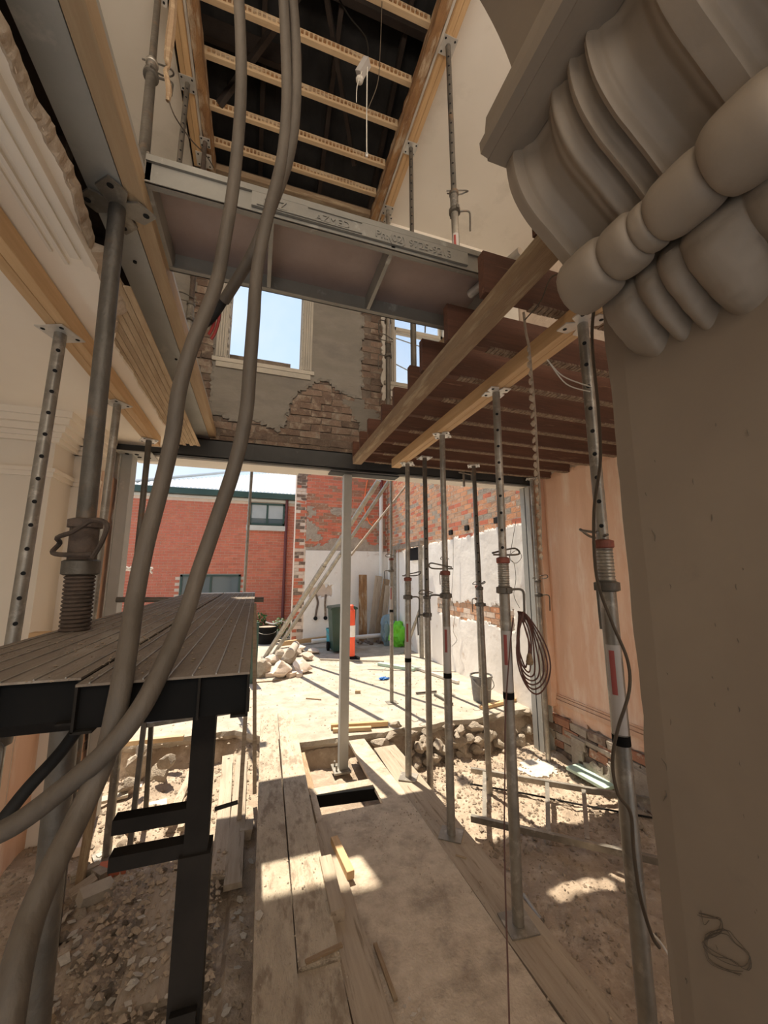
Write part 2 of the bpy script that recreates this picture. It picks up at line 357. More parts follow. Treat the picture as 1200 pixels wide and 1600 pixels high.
def rock_mesh(k, mat):
    key = ('rock', k, mat)
    if key not in BRK:
        import bmesh
        bm = bmesh.new(); bmesh.ops.create_icosphere(bm, subdivisions=3, radius=.5)
        for v in bm.verts:
            n = v.co.normalized(); f = 1 + .45*noise.noise(n*1.6+Vector((k*5.1,0,0))) + .16*noise.noise(n*5+Vector((0,k*3.3,0)))
            v.co = n*.5*f
            for q in range(9):
                d = Vector((sin(k*2.1+q*1.7), cos(k*1.3+q*2.3), sin(k+q*3.1))).normalized()
                e = v.co.dot(d) - .33
                if e > 0: v.co -= d*e*.9
        me = bpy.data.meshes.new('rock_shape'); bm.to_mesh(me); bm.free(); me.materials.append(MAT[mat]); BRK[key] = me
    return BRK[key]
def rock(name, p, size, mat, label, group=None, parent=None, cat='stone'):
    o = bpy.data.objects.new(name, rock_mesh(random.randrange(6), mat)); link(o, parent)
    o.location = Vector(p) - (ORG[parent.name] if parent else Vector((0,0,0))); o.scale = size; o.rotation_euler = (random.uniform(-.3,.3), random.uniform(-.3,.3), random.uniform(0,6.28))
    if parent is None: props(o, label, cat, group)
    return o
def text(body, name, mat, parent, M4, size, ext=.0015):
    cu = bpy.data.curves.new(name, 'FONT'); cu.body = body; cu.size = size; cu.extrude = ext; cu.align_x = 'LEFT'
    t = bpy.data.objects.new(name, cu); COL.objects.link(t); bpy.context.view_layer.update()
    me = bpy.data.meshes.new_from_object(t.evaluated_get(bpy.context.evaluated_depsgraph_get())); bpy.data.objects.remove(t)
    me.transform(M4); me.materials.clear(); me.materials.append(MAT[mat])
    o = bpy.data.objects.new(name, me); link(o, parent); return o

# ================================================================== GROUND
def slab_edge(x):
    if x < -.15: e = 4.95
    elif x < .45: e = 4.95 - (x+.15)/.6*.5
    else: e = 4.42
    if x > 2.6: e += min(1,(x-2.6)/.5)*.12
    return e + .05*fbm(x, 1.3, 0, 2.5) + .02*fbm(x, 7.7, 0, 9)
def ground_z(x, y):
    e = slab_edge(x)
    base = -.24 if x < -.05 else (-.20 if x < 1.2 else -.20 - .17*min(1, (x-1.2)/.3))
    if .45 < x < 1.02 and 3.0 < y < 4.4: base = -.23
    if x < -.2 and 4.1 < y: base = -.30
    h = base + .045*fbm(x, y, 0, 1.3) + .022*fbm(x, y, 5, 5) + .010*fbm(x, y, 9, 17, 3)
    if x > 1.5: h += .03*math.exp(-((x-3.4)**2)/.05) + .05*max(0, noise.noise(Vector((x*2.1, y*1.6, 2))))
    if x < -.1: h += .05*max(0, noise.noise(Vector((x*3.1, y*2.6, 8))))
    wd = .05 if .4 < x < 1.15 else .11
    t = (y - (e-wd*.7))/wd + .3*fbm(x, y, 3, 6)
    if t > 0: h = h + (-.09-h)*min(1, t)**.8
    return h
def grid_ground():
    mb = MB(); xs = []; x = -3.0
    while x < 3.56: xs.append(x); x += .024
    ys = []; y = -.6
    while y < 5.4: ys.append(y); y += .018 + .009*max(0, y-1)*.4
    for y in ys:
        for x in xs: mb.v.append(Vector((x, y, ground_z(x, y))))
    n = len(xs)
    mb.f = [(j*n+i, j*n+i+1, (j+1)*n+i+1, (j+1)*n+i) for j in range(len(ys)-1) for i in range(n-1)]; mb.m = [0]*len(mb.f)
    return mb
grid_ground().build('ground', 'dirt', None, smooth=True, loc=(0,0,0), label='brown excavated dirt floor with clods and rubble', kind='structure')
# rear concrete yard slab with a broken front edge
mb = MB(); N = 160
xs = [-7 + 10.55*i/N for i in range(N+1)]
front = [(x, slab_edge(x)) for x in xs]
b = len(mb.v)
for (x, e) in front:
    mb.v += [Vector((x, e, 0)), Vector((x, e-.012+.02*fbm(x,0,0,12), -.045)), Vector((x, e+.05+.03*fbm(x,2,0,9), -.11)), Vector((x, 14.0, 0))]
for i in range(N):
    o4 = i*4
    mb.f += [(o4, o4+4, o4+7, o4+3), (o4+1, o4+5, o4+4, o4), (o4+2, o4+6, o4+5, o4+1)]; mb.m += [0,0,0]
mb.build('yard_slab', 'yard', None, loc=(0,4.4,0), label='pale dusty concrete slab of the rear yard in full sun', kind='structure')

# clods and pebbles nobody could count
def scatter(n, xr, yr, smin, smax, mat, name, label, seed, zfun=ground_z, on=None):
    rr = random.Random(seed); mb = MB()
    for _ in range(n):
        x = rr.uniform(*xr); y = rr.uniform(*yr)
        if on and not on(x, y): continue
        s = smin + (smax-smin)*rr.random()**3; z = zfun(x, y)
        a = rr.uniform(0, pi); ca, sa = cos(a), sin(a)
        vs = []
        for (px_, py_, pz_) in ((1,0,0),(0,1,0),(-1,0,0),(0,-1,0),(.2,.1,.7),(0,0,-.6)):
            q = [px_*s*rr.uniform(.6,1.1), py_*s*rr.uniform(.5,1), pz_*s*rr.uniform(.6,1)]
            vs.append((x+q[0]*ca-q[1]*sa, y+q[0]*sa+q[1]*ca, z+q[2]+s*.2))
        mb.add(vs, [(0,1,4),(1,2,4),(2,3,4),(3,0,4),(1,0,5),(2,1,5),(3,2,5),(0,3,5)])
    return mb.build(name, mat, None, loc=(0,0,0), label=label, cat='rubble', kind='stuff')
scatter(6500, (-1.5,.05), (1.0,4.9), .004, .022, 'dirt_edge', 'gravel', 'small clods and crumbs of mortar over the left-hand dirt', 3)
scatter(4500, (1.5,3.4), (1.0,4.4), .005, .022, 'dirt', 'soil_clods', 'brown crumbly soil clods on the dirt at the right', 4)
scatter(700, (1.6,3.4), (2.8,4.4), .01, .035, 'dirt_edge', 'mortar_crumbs', 'pale mortar crumbs in the sunlit dirt beneath the beam', 14)
scatter(2200, (-2.5,3.3), (4.6,9.0), .004, .018, 'stone', 'grit', 'loose grit sprinkled over the bright yard slab', 5, lambda x, y: 0.0)
scatter(1800, (.5,1.5), (1.0,3.1), .002, .010, 'dirt_edge', 'crumbs', 'crumbs of dirt on the dusty floor sheet', 6, lambda x, y: .003, on=lambda x,y: fbm(x,y,0,2) > -.05)
scatter(900, (.06,.45), (1.5,5.0), .002, .009, 'stone', 'plank_crumbs', 'crumbs of dirt on the two long walkway planks', 7, lambda x, y: .062)

# ================================================================== FLOOR PATH (boards and sheet)
mb = MB()
def sheet_z(x, y): return 0
poly = [(.50,-.8),(1.24,-.8),(1.235,3.12),(1.19,4.30),(1.02,4.30),(1.02,3.12),(.50,3.12)]
mb.prism(poly, 'z', -.03, 0.0); mb.box((.50,3.40,-.03),(1.02,3.50,-.002)); mb.box((.50,3.12,-.03),(.545,3.42,-.001))
mb.build('floor', 'sheet', None, loc=(.8,2,0), label='dusty brown sheet flooring of the walkway with a square hole', kind='structure')
stick('floor_bearer', (.47,3.41,-.05), (1.06,3.36,-.05), .03, .09, 'black', label='black steel bearer crossing the square hole in the floor sheet', cat='bearer')
stick('floor_bearer', (.52,-.8,-.10), (.52,4.25,-.10), .07, .14, 'wood_old', label='old timber bearer under the left edge of the floor sheet', cat='bearer')
stick('floor_bearer', (1.13,-.8,-.10), (1.13,4.28,-.10), .07, .14, 'wood_old', label='old timber bearer under the right edge of the floor sheet', cat='bearer')
stick('floor_plank', (1.385,-.6,-.02), (1.335,4.05,-.02), .23, .04, 'wood_dusty', label='long dusty plank that three props stand on, right of the floor sheet', cat='plank', rough=.004, seg=20)
stick('floor_plank', (1.385,-.6,-.12), (1.335,4.0,-.12), .09, .16, 'wood_old', label='timber bearer beneath the plank carrying the props', cat='bearer')
stick('walkway_plank', (.145,1.2,.03), (.228,5.22,.03), .182, .06, 'plank_top', label='left of the two long pale walkway planks', cat='plank', group='walkway planks', rough=.0015, seg=16)
stick('walkway_plank', (.351,1.98,.028), (.432,5.26,.028), .185, .06, 'plank_top', label='right of the two long pale walkway planks, its far length', cat='plank', group='walkway planks', rough=.0015, seg=16)
stick('walkway_plank', (.325,1.0,.022), (.345,1.97,.022), .19, .045, 'plank_top', label='short plank butting on to the near end of the right walkway plank', cat='plank', group='walkway planks', rough=.0015, seg=6)
stick('walkway_batten', (.29,1.985,.065), (.46,2.015,.065), .02, .01, 'wood_old', label='thin splinter of wood across the joint of the right walkway plank', cat='offcut')
stick('floor_board', (.535,1.0,.012), (.50,3.0,.012), .15, .02, 'wood_dusty', label='dusty board lying flat just right of the walkway planks', cat='board', rough=.002, seg=8)
for (lab, a, b_, w_, h_, m_, z_) in (
    ('tapered pine offcut in the sun patch beside the walkway planks', (522,1312), (548,1368), .045, .045, 'pine', .04),
    ('thicker dusty timber offcut against the right walkway plank', (508,1345), (528,1432), .07, .06, 'wood_dusty', .05),
    ('thin strip of timber lying on the near floor sheet', (586,1475), (618,1562), .018, .012, 'wood_old', .008),
    ('small dark splinter on the prop plank', (712,1336), (728,1341), .01, .006, 'wood_old', .004)):
    stick('offcut', onZ(*a, z_), onZ(*b_, z_), w_, h_, m_, label=lab, cat='offcut')
for (lab, a, b_, w_, m_) in (
    ('dusty board under the scaffold deck, right of a matching pair', (378,1182), (364,1385), .11, 'wood_dusty'),
    ('dusty board under the scaffold deck, left of a matching pair', (356,1182), (342,1372), .10, 'wood_dusty'),
    ('pale narrow board in the left rubble, sunlit', (305,1195), (262,1290), .06, 'plank_top'),
    ('pale narrow board in the left rubble beside its twin, sunlit', (318,1200), (282,1296), .05, 'plank_top'),
    ('large board under a crust of dirt at lower left', (245,1372), (175,1590), .30, 'wood_dusty')):
    p = onZ(*a, -.14); q = onZ(*b_, -.14)
    if w_ == .30: p += Vector((.15,0,0)); q += Vector((.15,0,0))
    stick('dusty_board', p, q, w_, .03, m_, label=lab, cat='board', rough=.004, seg=6)
scatter(1500, (-.75,-.1), (1.4,3.2), .006, .03, 'dirt_edge', 'board_dirt', 'dirt and crumbs heaped on the large board at lower left', 9, lambda x, y: -.125)
# slab-edge timbers and offcuts
def batten(lab, a, b_, za, w_, h_, m_, name='batten', cat='batten'):
    return stick(name, onZ(*a, za), onZ(*b_, za), w_, h_, m_, label=lab, cat=cat)
batten('yellow pine batten on the slab edge at the left, above the rock hole', (186,1162), (287,1152), .03, .06, .045, 'pine_pale')
batten('pine block wedged behind the centre steel column', (517,1135), (606,1130), .035, .05, .05, 'pine')
batten('second pine length lying on the slab edge behind the column', (520,1141), (580,1138), .022, .05, .04, 'pine_pale')
batten('pale pine batten by the mortar bucket near the right wall', (752,1106), (806,1092), .025, .07, .04, 'pine')
batten('grey timber strip on the yard slab beneath the scaffold deck', (205,1122), (372,1108), .02, .04, .03, 'wood_dusty')
batten('long pine beam lying across the rear yard by the rubble', (438,1006), (518,996), .10, .09, .10, 'pine', 'pine_beam', 'beam')

# ================================================================== MASONRY AROUND
SH = 6.55
# --- right party wall (x = 3.5): bricks low down, orange plaster above, yard part beyond
wr = struct('wall_right', 'tall party wall on the right with orange plaster and old brickwork', (3.5,0,0))
mb = MB(); mb.box((3.52,-3.5,-.6),(3.8,11,5.2)); mb.box((3.52,-3.5,5.2),(3.8,4.4,6.5)); mb.build('masonry', 'mortar_pale', wr)
slab_patch('orange_plaster', 'orange', wr, 'x', 3.52, -1, -1.5, 4.06, .06, 3.04,
    lambda u, v: v > .10 + .05*fbm(u,0,0,3) and v < 3.0 + .05*fbm(u,9,0,3), .05, .035, .004, label='orange-stained bare plaster')
mb = MB()
for (z, d, h) in ((.235,.030,.045),(.285,.020,.03),(.32,.012,.018)):
    mb.box((3.485-d,-1.5,z),(3.49,3.98,z+h))
mb.build('skirting_moulding', 'orange', wr)
slab_patch('pale_plaster', 'plaster', wr, 'x', 3.485, -1, 1.2, 2.75, .42, 2.95, lambda u, v: u < 2.55 + .2*(v-1.7)/1.2 + .02*fbm(u,v,0,8), .05, .006, label='paler cream plaster')
mb = MB(); mb.box((3.40,3.98,.2),(3.49,4.08,3.0)); mb.build('timber_stud', 'orange', wr)
mb = MB(); mb.box((3.44,1.0,-.06),(3.52,3.86,-.02)); mb.build('ledge', 'mortar', wr)
brick_field(wr, 'x', 3.46, 1.5, 4.35, -.42, .10, lambda u, z: True, ['brick_old','brick_dark','brick_orange','mortar'], 110, jit=.008, proud=.012)
slab_patch('base_render', 'mortar', wr, 'x', 3.45, -1, 1.2, 3.75, -.45, -.04, lambda u, v: fbm(u,v,0,2.2) > -.1, .05, .03, .01)
brick_field(wr, 'x', 3.52, 4.35, 10.4, 2.20, 5.15, lambda u, z: not (fbm(u,z,2,1.1) > .62), ['yard_brick','yard_brick','brick_warm','brick_warm','brick_red2','mortar'], 300, jit=.002, proud=.004, gap=.014, H=.072)
wt = lambda u: 2.46 + (u-4.2)*-.03
slab_patch('white_render', 'white_render', wr, 'x', 3.52, -1, 4.30, 10.35, -.05, 2.6,
    lambda u, v: v < wt(u) + .04*fbm(u,3,0,2) and not (.98 + .05*fbm(u,5,0,2) < v < 1.26 + .06*fbm(u,1,0,3) and 4.75 < u < 7.2), .03, .020, .004, label='white painted render with patches knocked off')
for (u, z) in ((5.0,2.52),(5.9,2.50),(6.5,2.48),(6.8,2.52),(5.2,3.9),(7.2,3.85)):
    mb = MB(); mb.box((3.485,u,z),(3.515,u+.12,z+.09)); mb.build('socket_hole', 'hole', wr)
# knocked-off render patch mid wall: old bricks behind it
brick_field(wr, 'x', 3.515, 4.75, 7.3, .90, 1.36, lambda u, z: True, ['yard_brick','mortar_pale','brick_warm','mortar'], 60, jit=.003, proud=.006)

# --- rear yard wall (y = 10.4)
wb = struct('wall_back', 'rear yard wall of weathered red brick above white render', (2.2,10.4,0))
mb = MB(); mb.box((.93,10.4,-.1),(3.6,10.75,5.6)); mb.build('masonry', 'mortar_pale', wb)
brick_field(wb, 'y', 10.4, 1.20, 3.50, 2.45, 5.55, lambda u, z: True, ['brick_red','brick_red2','brick_orange'], 170, jit=.004)
brick_field(wb, 'y', 10.4, .94, 1.22, .0, 5.5, lambda u, z: True, ['brick_old','brick_red2','mortar_pale'], 110, jit=.006)
slab_patch('rough_render', 'mortar', wb, 'y', 10.4, -1, 1.22, 3.45, 2.30, 3.55, lambda u, v: v < 2.45 or fbm(u*.5,v,0,3) > .12, .05, .02, .01, label='patchy old mortar')
slab_patch('white_render', 'white_render', wb, 'y', 10.4, -1, 1.22, 3.50, 0, 2.36, lambda u, v: not (1.35 < u < 1.95 and 1.15 < v < 1.42 + .05*fbm(u,0,0,5)), .06, .05, .004, label='white painted render')
for x0, s in ((1.52,1),(1.78,-.4)):
    mb = MB(); mb.path([(x0,10.34,1.2),(x0+.05*s,10.34,1.0),(x0+.02*s,10.34,.8),(x0,10.34,.62)], .028, 6); mb.build('chased_groove', 'brick_dark', wb)
    mb = MB(); mb.tube((x0,10.345,.60),(x0,10.30,.60),.05); mb.build('pipe_hole', 'hole', wb)
# --- neighbouring red-brick house
nb = thing('brick_house', 'two storey red brick house with pale corrugated roof behind the yard', 'house', (-2,13,0))
mb = MB(); mb.box((-6,13,-.1),(1.25,13.3,4.2)); mb.build('wall', 'mortar_pale', nb)
wins = [(-.30,.80,3.30,4.02), (-2.15,-.45,.6,1.72)]
nbtest = lambda u, z: not any(a-.02 < u < b_+.02 and c-.02 < z < d+.02 for a,b_,c,d in wins)
brick_field(nb, 'y', 13, -5.4, 1.20, .02, 4.05, nbtest, ['brick_red','brick_red2','brick_red'], 300, jit=.002)
mb = MB(); mb.box((-6,12.94,4.06),(1.3,13.0,4.14)); mb.build('fascia', 'paint', nb)
mb = MB(); mb.box((-6,12.80,4.16),(1.3,12.96,4.34)); mb.box((1.2,10.8,4.16),(1.34,12.9,4.34)); mb.build('gutter', 'green_paint', nb)
mb = MB(); n = 90     # corrugated hip roof
for i in range(n+1):
    x = -3.9 + 5.4*i/n; zz = .018*sin(i*pi)
    o_ = .02 if i % 2 else -.02
    top = min(4.0, max(.02, (x+3.95)*.9))
    mb.v += [Vector((x,12.82,4.36+o_)), Vector((x,12.82+top,4.36+top*.42+o_))]
for i in range(n): mb.f.append((2*i,2*i+2,2*i+3,2*i+1)); mb.m.append(0)
ro = mb.build('roof', 'roof_iron', nb); sm = ro.modifiers.new('t','SOLIDIFY'); sm.thickness = .01
mb = MB(); mb.path([(-3.95,12.80,4.37),(-.2,16.4,6.02)], .05, 6, 1); mb.build('hip_capping', 'roof_iron', nb)
for k, (a, b_, c, d) in enumerate(wins):
    f = MB()
    for q in (((a,12.95,c),(a+.06,13.02,d)), ((b_-.06,12.95,c),(b_,13.02,d)), ((a,12.95,d-.06),(b_,13.02,d)), ((a,12.95,c),(b_,13.02,c+.06)), (((a+b_)/2-.03,12.96,c),((a+b_)/2+.03,13.02,d))): f.box(*q)
    fo = f.build('window', 'green_paint', nb)
    for s in (0,1):
        x0 = a+.06 if s == 0 else (a+b_)/2+.03; x1 = (a+b_)/2-.03 if s == 0 else b_-.06
        MB().box((x0,12.985,c+.06),(x1,12.99,d-.06)).build('pane', 'night_glass', fo)
        if k == 0: MB().box((x0,12.975,c+.22),(x1,12.983,d-.06)).build('blind', 'blind', fo)
MB().box((-.38,12.90,3.12),(.88,13.02,3.28)).build('window_sill', 'paint', nb)
mb = MB(); mb.tube((.86,12.93,.1),(.86,12.93,4.18),.045); mb.build('downpipe', 'maroon', nb)
MB().box((1.12,10.75,0),(1.22,13,4.2)).build('side_wall', 'paint', nb)
f = MB(); f.box((1.08,11.2,2.9),(1.13,12.3,4.0)); f.build('side_window', 'green_paint', nb)
f = MB(); f.box((1.08,11.2,.6),(1.13,12.3,1.8)); f.build('side_door', 'green_paint', nb)

# --- left walls (pier with cornice) and their cornices
wl = struct('wall_left', 'cream plastered wall with a stepped cornice and a projecting pier', (-1.5,3.5,0))
mb = MB(); mb.box((-3.6,3.45,-.6),(-1.50,4.4,3.0)); mb.box((-1.52,3.78,-.6),(-1.30,4.4,3.0)); mb.build('masonry', 'plaster', wl)
mb = MB()
for (z0, z1, o) in ((2.90,2.96,.135),(2.85,2.90,.115),(2.80,2.85,.08),(2.765,2.80,.05),(2.73,2.765,.035),(2.50,2.53,.03),(2.465,2.50,.018)):
    mb.box((-3.6,3.45-o,z0),(-1.50+o,3.9,z1)); mb.box((-1.6,3.78-o,z0),(-1.30+o*.3,3.95,z1))
mb.build('cornice', 'plaster', wl)
slab_patch('bare_plaster', 'orange', wl, 'y', 3.45, -1, -3.6, -1.50, -.3, 1.16, lambda u, v: v < 1.1 + .05*fbm(u,0,0,3), .06, .006, label='tan unpainted lower wall')
MB().box((-1.50,3.46,-.3),(-1.492,3.78,1.12)).build('bare_return', 'orange', wl)
slab_patch('raw_edge', 'orange', wl, 'x', -1.30, 1, 3.80, 4.38, -.3, 2.62, lambda u, v: fbm(u,v,0,4) > -.45, .04, .015, label='broken orange plaster edge')
brick_field(wl, 'x', -1.295, 3.8, 4.4, -.4, .55, lambda u, z: fbm(u,z,4,3) > -.2, ['brick_orange','brick_old'], 30, jit=.008, out=1, depth=.04)
MB().box((-3.9,-3.5,-.6),(-3.6,4.4,6.5)).build('wall_far_left', 'plaster', None, label='far left party wall of the house', kind='structure')

mb = MB(); mb.box((-3.9,-3.6,-.6),(-1.2,-3.4,6.5)); mb.box((.1,-3.6,-.6),(1.3,-3.4,6.5)); mb.box((2.9,-3.6,-.6),(3.8,-3.4,6.5)); mb.box((-1.2,-3.6,2.4),(.1,-3.4,6.5)); mb.box((1.3,-3.6,2.6),(2.9,-3.4,6.5)); mb.box((1.3,-3.6,-.6),(2.9,-3.4,.7))
mb.build('wall_front', 'plaster', None, label='unseen front wall with openings, added behind the viewer to block sky light', kind='structure')  # unseen wall added to cut the sky light from behind
# --- upper rear wall carried on the steel beam, with two window openings
WY = 4.30; TH = .30
wu = struct('wall_upper_back', 'upper storey rear wall with broken plaster over old brick', (1,WY,3.1))
WN = [(-.43,.39,4.09,5.75), (1.54,2.28,4.13,5.75)]
HOLE = (-.66,-.52,3.12,3.42)
mb = MB()
def walls(mb, y0, y1):
    xs_ = [-3.6, HOLE[0], HOLE[1], WN[0][0], WN[0][1], WN[1][0], WN[1][1], 3.8]
    mb.box((-3.6,y0,3.10),(HOLE[0],y1,6.6)); mb.box((HOLE[0],y0,3.40),(HOLE[1],y1,6.6)); mb.box((HOLE[1],y0,3.10),(WN[0][0],y1,6.6))
    for (a, b_, c, d), y2 in zip(WN, (y1, y0+.06)): mb.box((a,y0,3.10),(b_,y2,c)); mb.box((a,y0,d),(b_,y2,6.6))
    mb.box((WN[0][1],y0,3.10),(WN[1][0],y0+.06,6.6)); mb.box((WN[1][1],y0,3.10),(3.8,y0+.06,6.6))
walls(mb, WY, WY+.10)
OE = 4.77      # unseen masonry added behind the inner skin to shape the sun patch and shadow
mb.box((-3.6,WY+.10,3.0),(HOLE[0]-.1,OE,6.6)); mb.box((HOLE[1]+.05,WY+.10,3.0),(WN[0][0]-.10,OE,6.6)); mb.box((HOLE[0]-.1,WY+.10,3.6),(HOLE[1]+.05,OE,6.6))
mb.box((WN[0][0]-.10,WY+.10,3.0),(.28,WY+.3,4.08)); mb.box((WN[0][0]-.10,WY+.3,3.0),(.28,OE,4.34)); mb.box((WN[0][0]-.10,WY+.10,6.1),(WN[0][1]+.10,OE,6.6))
mb.build('masonry', 'mortar_dark', wu)
inwin = lambda u, z, m=.0: any(a-m < u < b_+m and c-m < z < d+m for a,b_,c,d in WN)
RB = [(-.62,3.42),(-.45,3.44),(-.28,3.37),(-.10,3.40),(.02,3.36),(.14,3.30),(.24,3.42),(.27,3.66),(.40,3.85),(.55,3.98),(.72,4.0),(.82,3.92),(.95,3.86),(1.13,3.84)]
def ragged(u):
    for (a, za), (b_, zb) in zip(RB, RB[1:]):
        if a <= u <= b_: return za + (zb-za)*(u-a)/(b_-a)
    return 3.4
plas = lambda u, z: (-.56 < u < 1.12 + .02*fbm(u,z,0,5)) and z > ragged(u) + .03*fbm(u,z,0,7) and not inwin(u, z, .0)
plas2 = lambda u, z: (1.36 < u) and (z > 3.92 + .06*fbm(u,0,0,4)) and not inwin(u, z)
slab_patch('old_plaster', 'plaster_grey', wu, 'y', WY, -1, -.60, 1.20, 3.2, 6.4, plas, .03, .035, .006, label='stained grey plaster with a ragged broken edge')
slab_patch('old_plaster', 'paint', wu, 'y', WY, -1, 1.34, 3.5, 3.8, 6.4, plas2, .04, .03, .004, label='pale plaster around the right window')
slab_patch('old_plaster', 'plaster_grey', wu, 'y', WY, -1, -1.9, -.78, 3.2, 6.4, lambda u, z: u < -.8+.03*fbm(u,z,0,4), .06, .03, .004)
bt = lambda u, z: not inwin(u, z, .03) and not (HOLE[0]-.05 < u < HOLE[1]+.05 and z < HOLE[3]) and not plas(u, z-.08) and not plas2(u, z-.08) and not (.72 < u < .86 and 3.16 < z < 3.26)
brick_field(wu, 'y', WY, -.80, 1.9, 3.12, 5.6, bt, ['brick_old','brick_dark','brick_old','brick_dull','brick_dull'], 300, jit=.010, proud=.014, depth=.05)
brick_field(wu, 'y', WY, 1.9, 3.5, 3.12, 3.95, bt, ['brick_old','brick_dark','brick_old'], 80, jit=.010, proud=.014)
slab_patch('smeared_render', 'plaster_grey', wu, 'y', WY-.012, -1, .85, 1.4, 3.35, 3.85, lambda u, v: fbm(u,v,3,3) > -.02, .03, .012, .01)
for k, (a, b_, c, d) in enumerate(WN):
    wn = struct('window_%d' % (k+1), ('open upper window without sashes, sky beyond' if k == 0 else 'upper sash window with glazing, sky beyond'), ((a+b_)/2, WY, c))
    MB().box((a-.14,WY-.07,c-.05),(b_+.14,WY+.12,c-.005)).build('window_sill', 'paint_old', wn)
    MB().box((a-.10,WY-.06,c-.11),(b_+.10,WY-.03,c-.05)).build('apron', 'paint_old', wn)
    for s in (0, 1):
        x0 = a-.11 if s == 0 else b_; m_ = MB(); m_.box((x0,WY-.055,c),(x0+.11,WY-.03,d+.1))
        for q in (.012,.036,.060,.084): m_.box((x0+q,WY-.072,c),(x0+q+.014,WY-.05,d+.1))
        m_.build('casing', 'paint_old', wn)
        xr = a if s == 0 else b_-.012; MB().box((xr,WY-.03,c),(xr+.012,WY+.12,d)).build('reveal', 'paint_old', wn)
    MB().box((a-.11,WY-.07,d),(b_+.11,WY-.03,d+.1)).build('head_casing', 'paint_old', wn)
    if k == 1:
        zm = 4.92
        for (nm_, y0, z0, z1) in (('upper_sash', WY+.07, zm-.02, d), ('lower_sash', WY+.02, c, zm+.03)):
            m_ = MB(); m_.box((a,y0,z0),(a+.045,y0+.04,z1)); m_.box((b_-.045,y0,z0),(b_,y0+.04,z1)); m_.box((a,y0,z0),(b_,y0+.04,z0+.045)); m_.box((a,y0,z1-.045),(b_,y0+.04,z1))
            so = m_.build(nm_, 'paint_old', wn); MB().box((a+.045,y0+.018,z0+.045),(b_-.045,y0+.022,z1-.045)).build('pane', 'glass', so)
    if k == 0:
        m_ = MB(); m_.box((a,WY+.05,c),(a+.02,WY+.1,d)); m_.box((b_-.02,WY+.05,c),(b_,WY+.1,d)); m_.box((a,WY+.05,c),(b_,WY+.1,c+.015)); m_.build('window_frame', 'paint_old', wn)
# overhead wires far outside
mb = MB(); mb.path([(2.8,14,11.2),(12,22,14.0)], .03, 5, 1); mb.build('power_line', 'wire_dark', None, label='lower overhead wire crossing the sky in the right window', cat='cable')
mb = MB(); mb.path([(3.0,14,11.9),(13,22,16.5)], .03, 5, 1); mb.build('power_line', 'wire_dark', None, label='upper overhead wire crossing the sky in the right window', cat='cable')

pp = thing('power_pole', 'timber power pole behind the brick house carrying the overhead wires', 'pole', (2.8,14.1,0))
MB().tube((2.8,14.1,-.1),(2.8,14.1,12.3),.14,.10).build('pole','wood_old',pp,smooth=True); MB().box((2.3,14.0,11.1),(3.3,14.1,11.25)).build('cross_arm','wood_old',pp); MB().box((2.3,14.0,11.85),(3.3,14.1,12.0)).build('cross_arm','wood_old',pp)
# ================================================================== CEILINGS
ce = struct('ceiling', 'cream plaster ceiling remnant at left with a moulded cornice and broken edge', (-1.2,2,2.95))
def edge_x(v):
    base = -.615 - .05*max(0, min(1, (v-1.3)/.4)) if v < 1.85 else -.78
    if 1.85 <= v < 2.25: base = -.66 - .12*(v-1.85)/.4
    return base + .012*fbm(0,v,0,5) + .006*fbm(3,v,0,22)
mb = MB(); n = 260
for i in range(n+1):
    v = -1.2 + 5.4*i/n; x = edge_x(v); mb.v += [Vector((-3.6,v,2.95)), Vector((x,v,2.95)), Vector((x+.004,v,2.975)), Vector((-3.6,v,2.975))]
for i in range(n):
    for k in range(4): mb.f.append((4*i+k, 4*i+(k+1)%4, 4*i+4+(k+1)%4, 4*i+4+k)); mb.m.append(0)
mb.build('ceiling_plaster', 'plaster', ce, label='cream ceiling plaster with a ragged edge')
mb = MB()
for (x0, x1, d) in ((-.730,-.714,.016),(-.714,-.690,.030),(-.690,-.668,.022),(-.668,-.650,.035),(-.795,-.785,.010),(-.765,-.752,.014)):
    mb.box((x0,-1.2,2.95-d),(x1,1.62+random.uniform(-.05,.05),2.952))
mb.build('ceiling_moulding', 'plaster', ce)
mb = MB(); n = 300
for i in range(n+1):
    v = -1.2 + 3.3*i/n; x = edge_x(v) ; w2 = .013 + .008*fbm(5,v,0,9) + (.045 if 1.55 < v < 1.95 else 0)
    mb.v += [Vector((x-.012,v,2.951)), Vector((x-.002+.005*fbm(1,v,0,25),v,2.944+.004*fbm(2,v,0,18))), Vector((x+w2*.6,v,2.962+.006*fbm(4,v,0,20))), Vector((x+w2,v,2.985)), Vector((x-.012,v,2.99))]
for i in range(n):
    for k in range(5): mb.f.append((5*i+k, 5*i+(k+1)%5, 5*i+5+(k+1)%5, 5*i+5+k)); mb.m.append(0)
mb.build('broken_edge', 'plaster_raw', ce, label='crumbling raw plaster edge')
for i in range(7):
    x = -.775 + i*.031
    y0 = (2.0,1.9,1.75,1.6,1.55,1.62,1.7)[i] + random.uniform(-.05,.05); y1 = 3.98 + random.uniform(-.1,.05)
    stick('lath', (x,y0,2.968+random.uniform(0,.002)), (x,y1,2.968), .028, .008, 'lath', ce)
ORD = ['closest to the rear steel beam','second from the rear steel beam','third from the rear steel beam','fourth from the rear steel beam','fifth from the rear steel beam','sixth from the rear steel beam','seventh from the rear steel beam','eighth from the rear steel beam','ninth from the rear steel beam','tenth from the rear steel beam']
